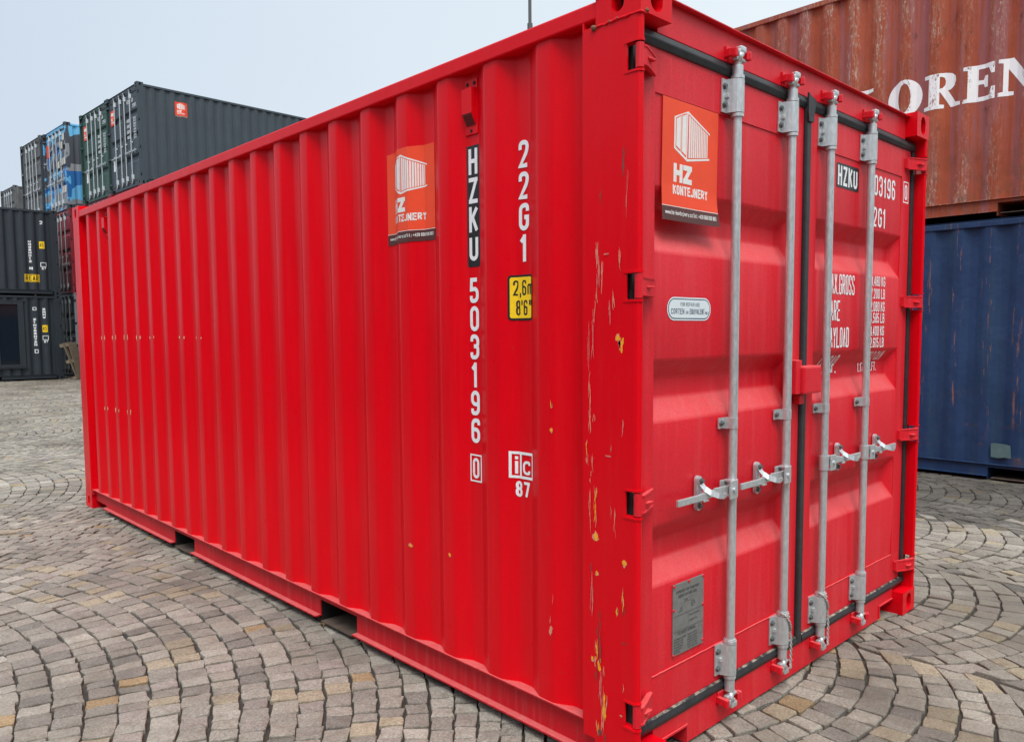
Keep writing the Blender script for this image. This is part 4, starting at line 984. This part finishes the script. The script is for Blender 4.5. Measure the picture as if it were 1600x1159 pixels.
def letter(ch, y0, w=W_, dz=0):
    u = yl(y0)
    if ch == 'O':
        n = 32
        for i in range(n):
            a, b = 2*math.pi*i/n, 2*math.pi*(i+1)/n
            o = lambda t: Vector((u+w/2+w*.52*math.cos(t), zb_+H_/2+H_*.535*math.sin(t))); q = lambda t: Vector((u+w/2+w*.19*math.cos(t), zb_+H_/2+H_*.42*math.sin(t)))
            D.poly([o(a), o(b), q(b), q(a)], 0)
    else:
        for i, pl_ in enumerate(SER[ch]): D.poly([(u+p[0]*w, zb_+dz+p[1]*H_) for p in pl_], 0, .0002*i)
letter('F', 2.60, .30); letter('L', 2.235, .30); letter('O', 1.872); letter('R', 1.520, .335); letter('E', 1.156, .29); letter('N', .850, .33)
D.text('S', yl(.46), zb_, H_, .26, .075, 0, 0)
bm_ = D
ob = bmesh.new()
# triangulate concave outlines before the bends are cut
newq = []
for pts_, mi_, lf_ in D.q:
    if len(pts_) > 4:
        from mathutils.geometry import tessellate_polygon
        for tri in tessellate_polygon([[Vector((p.x, p.y, 0)) for p in pts_]]): newq.append(([pts_[i] for i in tri], mi_, lf_))
    else: newq.append((pts_, mi_, lf_))
ob.free(); D.q = newq
D.build('side_lettering', [CHALK], rust, map_left(), CUT_L)

# ==================================================================== row of stacked containers behind, doors towards the yard
tilt = R(1.7); RZ = R(-90)+tilt; HR = 2.73; BASE = .15
dirv = Vector((-math.sin(tilt), math.cos(tilt), 0))
GROW = 'containers in the three-high row behind'
def at_corner(x, y, z): c = Vector((x, y, z))+dirv*CW; return (c.x, c.y, c.z)
def fardecor(root, rightside, digits=True, white=True, pu=(.21, 1.93)):
    D = Decal(); D.rect(pu[0], pu[1], pu[0]+.32, pu[1]+.42, 0); D.rect(pu[0]+.05, pu[1]+.27, pu[0]+.24, pu[1]+.36, 2, .0006)
    D.text('HZ', pu[0]+.05, pu[1]+.13, .09, .05, .02, .01, 2, .0006); D.rect(pu[0]+.05, pu[1]+.07, pu[0]+.27, pu[1]+.10, 2, .0006)
    D.build('poster', PM, root, door_map(.058))
    D = Decal()
    D.text('HZKU 50', 1.50, 2.30, .10, .055, .018, .02, 0); D.text('22G1', 1.9, 2.14, .10, .055, .018, .02, 0)
    for i in range(4):
        D.text('GROSS', 1.45, 1.80-.15*i, .085, .034, .012, .01, 0); D.text('480 KG', 1.93, 1.82-.15*i, .055, .028, .009, .008, 0); D.text('200 LB', 1.93, 1.75-.15*i, .055, .028, .009, .008, 0)
    D.rect(.30, .62, .44, .93, 0)
    D.build('identification_lettering', [WHITE], root, door_map(.0615))
A = container('shipping_container', 'dark grey container at the right end of the stacked row, orange poster on its side', 'shipping container', at_corner(5.68, 21.2, BASE+2*HR), RZ, DGREY, DGREY, H=HR, group=GROW)
fardecor(A, True)
D = Decal(); poster(D, 1.02, 1.98, .36, .42); D.build('poster', PM, A, map_right(), CUT_R)
Bc = container('shipping_container', 'dark green container of the stacked row, between dark grey and camouflage ones', 'shipping container', at_corner(5.61, 23.60, BASE+2*HR), RZ, GREEN, GREEN, H=HR, group=GROW)
fardecor(Bc, False)
Cc = container('shipping_container', 'container painted in light blue, blue and grey camouflage, top of the row behind', 'shipping container', at_corner(5.36, 26.98, BASE+2*HR), RZ, CAMO, CAMO, H=HR, group=GROW, castm=DGREY)
D = Decal(); D.rect(.21, 1.9, .50, 2.32, 0); D.build('poster', PM, Cc, door_map(.058))
D = Decal()
for u_, v_ in ((1.75, 1.98), (1.95, 2.22), (1.72, 1.45), (1.98, 1.45), (1.74, .55), (1.97, .55), (1.35, 1.4)): D.rect(u_, v_, u_+.2, v_+.22, 0)
D.build('paper_notices', [plain('cream paper notice', (.62, .56, .46), .7)], Cc, door_map(.055))
Dc = container('shipping_container', 'weathered grey container, leftmost door end on top of the row behind', 'shipping container', at_corner(5.20, 29.45, BASE+2*HR), RZ, OLDGREY, OLDGREY, H=HR, group=GROW, railm=DGREY, postm=DGREY)
# tiers below
E2 = container('shipping_container', 'dark red container under the blue camouflage one, seen in the gap beside the red one', 'shipping container', at_corner(5.38, 26.98, BASE+HR), RZ, DKRED, DKRED, H=HR, group=GROW)
E1 = container('shipping_container', 'container with light grey corner posts at the bottom of the row, behind the leaning pallets', 'shipping container', at_corner(5.40, 26.98, BASE), RZ, ANTHRA, ANTHRA, H=HR, group=GROW, postm=PALEGREY, castm=PALEGREY)
def copy_tree(o, parent=None):
    c = o.copy(); C.objects.link(c); c.parent = parent
    for ch in list(o.children): copy_tree(ch, c)
    return c
for (x, y, tier, src, lb) in ((5.68, 21.2, 1, E2, 'dark red container hidden under the dark grey one of the row'), (5.68, 21.2, 0, E1, 'bottom container below the dark grey one of the row'),
                              (5.61, 23.6, 1, E2, 'dark red container hidden under the green one of the row'), (5.61, 23.6, 0, E1, 'bottom container below the green one of the row'),
                              (5.20, 29.45, 1, E2, 'dark red container hidden under the weathered grey one of the row'), (5.20, 29.45, 0, E1, 'bottom container below the weathered grey one of the row')):
    c = copy_tree(src); c.location = at_corner(x, y, BASE+HR*tier); c['label'] = lb
far = container('shipping_container', 'farthest grey container, only its top corner showing left of the row', 'shipping container', at_corner(6.85, 41.6, BASE+2*HR), RZ, OLDGREY, OLDGREY, H=HR+.2, group=GR)
for t_ in (0, 1):
    c = copy_tree(E1); c.location = at_corner(6.85, 41.6, BASE+HR*t_); c['label'] = ('bottom container below the farthest grey one', 'middle container below the farthest grey one')[t_]

# ==================================================================== anthracite pair on the left
for t_, lb in ((0, 'lower anthracite container with a glazed door at the left edge of the yard'), (1, 'upper anthracite container at left with a yellow REAR label')):
    q = container('shipping_container', lb, 'shipping container', (4.93, 26.62, .10+2.66*t_), R(90), ANTHRA, ANTHRA, H=2.66, group=GR, postm=ANTHRA)
    mp = map_left()
    w = .075
    def mk(nm, fn): D = Decal(); fn(D); D.build(nm, [WHITE, BLACK, YEL], q, mp, CUT_L)
    def col(st, u, v0, dv, hh=.07, ww=w, tt=.022):
        def fn(D):
            for i, ch in enumerate(st): D.text(ch, u, v0-i*dv, hh, ww, tt, 0, 0)
        return fn
    def lab(u, v):
        def fn(D): D.rect(u-.07, v, u+.07, v+.22, 2); D.text('45', u-.055, v+.05, .12, .045, .012, .01, 1, .0006)
        return fn
    def rail(u, v):
        def fn(D): D.frame(u-.08, v, u+.08, v+.14, .018, 0); D.text('87', u-.05, v-.085, .07, .05, .016, .01, 0)
        return fn
    if t_:
        mk('size_code', col('2', -.49, 2.20, .1, .11, .08, .025)); mk('identification_number', col('UNG8ND1Z', -.83, 1.62, .088)); mk('check_digit', col('N', -.83, .78, .1, .09, .09, .028))
        mk('height_label', lab(-.46, 1.45)); mk('railway_mark', rail(-.44, .88))
        mk('rear_label', lambda D: (D.rect(-.98, .40, -.56, .64, 2), D.frame(-.97, .41, -.57, .63, .012, 1, .0006), D.text('REAR', -.945, .44, .155, .075, .022, .018, 1, .0006)))
    else:
        mk('owner_code', lambda D: D.frame(-.80, 2.18, -.70, 2.28, .02, 0)); mk('identification_number', col('Z1NWS8N7ZN', -.80, 1.86, .088)); mk('check_digit', lambda D: D.frame(-.80, .84, -.70, .96, .02, 0))
        mk('size_code', col('ZNNW', -.53, 2.18, .085)); mk('height_label', lab(-.485, 1.50)); mk('railway_mark', rail(-.48, 1.25))
        mb = MB(); y0_, y1_ = 1.06, 1.90; x_ = -.028
        for a, b in (((x_, y0_, .42), (.05, y1_, .50)), ((x_, y0_, 2.36), (.05, y1_, 2.44)), ((x_, y0_, .50), (.05, y0_+.16, 2.36)), ((x_, y1_-.16, .50), (.05, y1_, 2.36))): mb.box(a, b)
        wf = mb.build('window', ANTHRA, q)
        mb = MB(); mb.box((.0, y0_+.16, .50), (.03, y1_-.16, 2.36)); mb.build('pane', GLASS, wf)
        for z_ in (2.45, .38):
            mb = MB(); mb.box((-.03, y0_-.05, z_), (.04, y1_+.1, z_+.03)); mb.build('window_trim', ANTHRA, wf)

# wooden pallets leaning in the gap
def pallet(loc, rz, lean, label):
    root = empty('pallet', loc, rz); root.rotation_euler = (lean, 0, rz); tag(root, label, 'pallet', 'wooden pallets leaning in the gap')
    for i in range(7): 
        mb = MB(); x = i*.12-.36; mb.cbox((x-.04, 0, 0), (x+.04, .018, 1.2), .004); mb.build('board', WOOD, root)
    for z in (.02, .55, 1.08):
        mb = MB()
        for x in (-.36, 0, .36): mb.cbox((x-.05, .019, z), (x+.05, .10, z+.10), .004)
        mb.box((-.40, .1005, z), (.40, .118, z+.10)); mb.build('bearer', WOOD, root)
pallet((5.20, 26.05, .11), R(68), R(-17), 'front wooden pallet leaning in the gap beside the anthracite containers')
pallet((5.36, 26.25, .11), R(60), R(-13), 'rear wooden pallet leaning behind another in the gap')

# buildings added out of view to block low skylight and darken reflections in paint
WALL = plain('grey rendered wall', (.16, .15, .14), .85, 0, .2, .2, 3)
def added_warehouse(x0, y0, x1, y1, h, label):
    root = empty('added_warehouse', ((x0+x1)/2, (y0+y1)/2, 0)); tag(root, label, 'added building'); cx, cy = root.location.x, root.location.y
    mb = MB(); mb.box((x0-cx, y0-cy, 0), (x1-cx, y1-cy, h)); mb.build('wall', WALL, root)
    mb = MB(); mb.cbox((x0-cx-.25, y0-cy-.25, h), (x1-cx+.25, y1-cy+.25, h+.3), .05); mb.build('roof', DGREY, root)
    L_ = max(x1-x0, y1-y0); n_ = int(L_/4)
    for i in range(n_):
        t = (i+.5)/n_*L_-L_/2; mb = MB()
        if y1-y0 > x1-x0: mb.box((x1-cx, t-.9, 2.0), (x1-cx+.05, t+.9, 3.6))
        else: mb.box((t-.9, y1-cy, 2.0), (t+.9, y1-cy+.05, 3.6))
        mb.build('window', GLASS, root)
added_warehouse(-22, -16, -15, 34, 6.0, 'long low building added out of view on the left to block horizon light')
added_warehouse(-12, -22, 22, -16, 5.5, 'low building added out of view behind the photographer to darken reflections')
# mast far behind the containers
mb = MB(); mb.cyl((8.26, 8.72, 0), (8.26, 8.72, 9.0), .035, 10, r2=.03); mb.cyl((8.26, 8.72, 6.85), (8.26, 8.72, 7.0), .05, 10)
o = mb.build('mast', STEELP); tag(o, 'thin dark mast rising above the roof of the red container', 'mast')

# ==================================================================== ground
def gz(x, y): return .006*max(0, y-10)
def mk_joint():
    M, n, b = newmat('dark sand joints')
    z = tex(n, 22, (1, 1, 1), 8, .75)
    n.links.new(mixc(n, ramp(n, z, .3, .7), (.016, .012, .009, 1), (.058, .045, .034, 1)), b.inputs['Base Color']); b.inputs['Roughness'].default_value = .95
    bump(n, b, z, .6, .01); return M
mb = MB(); n_ = 60
xs = [-300, -60, -12]+[-8+i*1.0 for i in range(24)]+[30, 90, 300]; ys = [-300, -40, -8]+[-4+i*1.0 for i in range(44)]+[60, 120, 400]
vs = []; rg = random.Random(4)
for y in ys:
    for x in xs: vs.append((x, y, gz(x, min(y, 60))-.015))
fs = [(j*len(xs)+i, j*len(xs)+i+1, (j+1)*len(xs)+i+1, (j+1)*len(xs)+i) for j in range(len(ys)-1) for i in range(len(xs)-1)]
mb.add(vs, fs); g = mb.build('ground', mk_joint()); tag(g, kind='structure')

def mk_stone():
    M, n, b = newmat('granite setts')
    at = n.nodes.new('ShaderNodeAttribute'); at.attribute_name = 'stone_colour'
    fine = tex(n, 90, (1, 1, 1), 8, .8); med = tex(n, 16, (1, 1, 1), 5, .7); sp = tex(n, 260, (1, 1, 1), 2, .6)
    c = mixc(n, 1.0, at.outputs['Color'], ramp(n, fine, .28, .72, (.34, .32, .30, 1), (1.60, 1.56, 1.50, 1)), 'MULTIPLY')
    c = mixc(n, ramp(n, med, .5, .78), c, mixc(n, 1.0, at.outputs['Color'], (.62, .54, .44, 1), 'MULTIPLY'))
    c = mixc(n, mth(n, 'MULTIPLY', ramp(n, sp, .60, .68), .5), c, (.62, .60, .56, 1))
    st = tex(n, .55, (1, 1, 1), 5, .7)
    c = mixc(n, mth(n, 'MULTIPLY', ramp(n, st, .44, .62), .70), c, mixc(n, 1.0, at.outputs['Color'], (.45, .41, .37, 1), 'MULTIPLY'))
    n.links.new(c, b.inputs['Base Color']); b.inputs['Roughness'].default_value = .72; b.inputs['Specular IOR Level'].default_value = .35
    p = bump(n, b, fine, .75, .004); bump(n, b, med, .8, .010, p)
    return M
V = []; F = []; COL = []; CAMP = Vector((-1.97, -1.50))
PAL = [((.285, .256, .214), 14), ((.310, .284, .242), 11), ((.250, .226, .192), 10), ((.325, .275, .195), 3), ((.285, .248, .218), 5), ((.210, .191, .166), 5), ((.345, .315, .268), 4), ((.32, .225, .12), .5)]
PL = [c for c, k_ in PAL for _ in range(int(k_*2))]
rs = random.Random(11)
def stone(q, far, JW=.0062):
    # q: four corners (2D) counter-clockwise
    cx = sum(p[0] for p in q)/4; cy = sum(p[1] for p in q)/4; z0 = gz(cx, cy); dz = rs.uniform(-.004, .003)
    tx, ty = rs.uniform(-.035, .035), rs.uniform(-.035, .035)
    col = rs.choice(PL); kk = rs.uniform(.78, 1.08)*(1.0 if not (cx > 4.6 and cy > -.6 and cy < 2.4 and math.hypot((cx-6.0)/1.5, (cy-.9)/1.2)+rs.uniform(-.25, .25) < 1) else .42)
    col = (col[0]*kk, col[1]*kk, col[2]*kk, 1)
    Q = []
    for i in range(4):
        p = q[i]; a = q[i-1]; b = q[(i+1) % 4]
        px = p[0]+rs.uniform(-.0085, .0085); py = p[1]+rs.uniform(-.006, .006)
        dx, dy = cx-px, cy-py; L = math.hypot(dx, dy)
        if L < .015: return
        jw = JW*rs.uniform(.55, 1.75); px += dx/L*jw; py += dy/L*jw
        Q.append((px, py))
    o = len(V)
    if far:
        for zz, ins in ((-.02, 0), (0.0, .10)):
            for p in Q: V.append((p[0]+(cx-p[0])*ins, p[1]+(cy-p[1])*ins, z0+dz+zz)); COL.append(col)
        for i in range(4): F.append((o+i, o+(i+1) % 4, o+4+(i+1) % 4, o+4+i))
        F.append((o+4, o+5, o+6, o+7)); return
    ring = []
    for i in range(4):
        p = Q[i]; a = Q[i-1]; b = Q[(i+1) % 4]
        la = math.hypot(a[0]-p[0], a[1]-p[1]); lb = math.hypot(b[0]-p[0], b[1]-p[1]); c = rs.uniform(.03, .10)
        m0 = ((p[0]+b[0])/2, (p[1]+b[1])/2); nx, ny = (m0[0]-cx), (m0[1]-cy); nl = math.hypot(nx, ny) or 1; w_ = rs.uniform(-.004, .003)
        ring.append((p[0]+(a[0]-p[0])*c, p[1]+(a[1]-p[1])*c)); ring.append((p[0]+(b[0]-p[0])*c, p[1]+(b[1]-p[1])*c)); ring.append((m0[0]+nx/nl*w_, m0[1]+ny/nl*w_))
    n = 12
    for zz, ins in ((-.03, -.01), (-.0035, 0.0), (-.0004, .032), (.0008, .25)):
        for p in ring:
            x_ = p[0]+(cx-p[0])*ins; y_ = p[1]+(cy-p[1])*ins
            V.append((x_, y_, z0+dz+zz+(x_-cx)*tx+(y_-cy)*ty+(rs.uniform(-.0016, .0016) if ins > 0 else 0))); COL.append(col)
    for k_ in range(3):
        for i in range(n): F.append((o+k_*n+i, o+k_*n+(i+1) % n, o+(k_+1)*n+(i+1) % n, o+(k_+1)*n+i))
    V.append((cx, cy, z0+dz+.0016+rs.uniform(-.001, .001))); COL.append(col); t = len(V)-1
    for i in range(n): F.append((o+3*n+i, o+3*n+(i+1) % n, t))
RAD = 1.12; TH = .122
def skip(x, y):
    if .35 < x < 2.1 and .55 < y < 5.6: return True
    if x > 7.1 and -1.2 < y < 4.9: return True
    return False
def arcs(colmin, colmax, per, c0, nmin, nmax, left, RAD=1.12, TH=.122, ylo=-99, yhi=99, JW=.0062, LEN=(.082, .126)):
    half = per/2
    for ci in range(colmin, colmax):
        cc = c0+per*ci
        for nn in range(nmin, nmax):
            base = nn*TH; u = -half-rs.uniform(0, .06); cuts = []
            while u < half-.04: cuts.append(u); u += rs.uniform(*LEN)*math.sqrt(max(.1, 1-(u/RAD)**2))
            cuts[0] = -half+rs.uniform(-.02, .02); cuts.append(half+rs.uniform(-.02, .02))
            for a, b in zip(cuts, cuts[1:]):
                if b-a < .035: continue
                def pt(u_, lev):
                    ua = u_ if lev == 0 or abs(u_) > half-.05 else u_*(1-TH*math.sqrt(max(0, 1-(u_/RAD)**2))/RAD)
                    s_ = RAD-math.sqrt(max(0, RAD*RAD-ua*ua)); w_ = base+lev*TH+s_
                    # bulge towards -Y on the right field, towards +X on the left field
                    return (cc+ua, w_) if not left else (-w_, cc+ua)
                q = [pt(a, 0), pt(b, 0), pt(b, 1), pt(a, 1)]
                cx = sum(p[0] for p in q)/4; cy = sum(p[1] for p in q)/4
                if not (ylo <= cy < yhi): continue
                if left:
                    if cx > .40 and cy < 6.3: continue
                    if cx < -2.35+.165*(cy+1.5)-2.4: continue
                    if cy > 26.5 and cx < 4.9: continue
                    if cx > max(.4, -1.97+.36*(cy+1.5)): continue
                else:
                    if cx <= .40 or cy >= 6.3: continue
                    if cy > 2.6 and cx < 2.2: continue
                if skip(cx, cy): continue
                d = math.hypot(cx-CAMP.x, cy-CAMP.y)
                # keep counter-clockwise order
                ar = sum(q[i][0]*q[(i+1) % 4][1]-q[(i+1) % 4][0]*q[i][1] for i in range(4))
                if ar < 0: q = q[::-1]
                stone(q, d > 10.5, JW)
arcs(0, 5, 1.5, 1.0, -30, 52, False, JW=.0056)
arcs(-1, 2, 5.2, 2.8, -30, 80, True, RAD=3.1, TH=.124, yhi=10.6, JW=.0046, LEN=(.072, .118))
arcs(5, 16, 1.8, 1.6, -66, 45, True, RAD=1.25, ylo=10.6)
me = bpy.data.meshes.new('cobblestone_paving'); me.from_pydata(V, [], F)
ca = me.color_attributes.new('stone_colour', 'FLOAT_COLOR', 'POINT'); flat = []
for c in COL: flat += c
ca.data.foreach_set('color', flat); me.materials.append(mk_stone())
me.update()
pv = bpy.data.objects.new('cobblestone_paving', me); C.objects.link(pv); tag(pv, kind='structure')
print('stones', len(V), len(F))
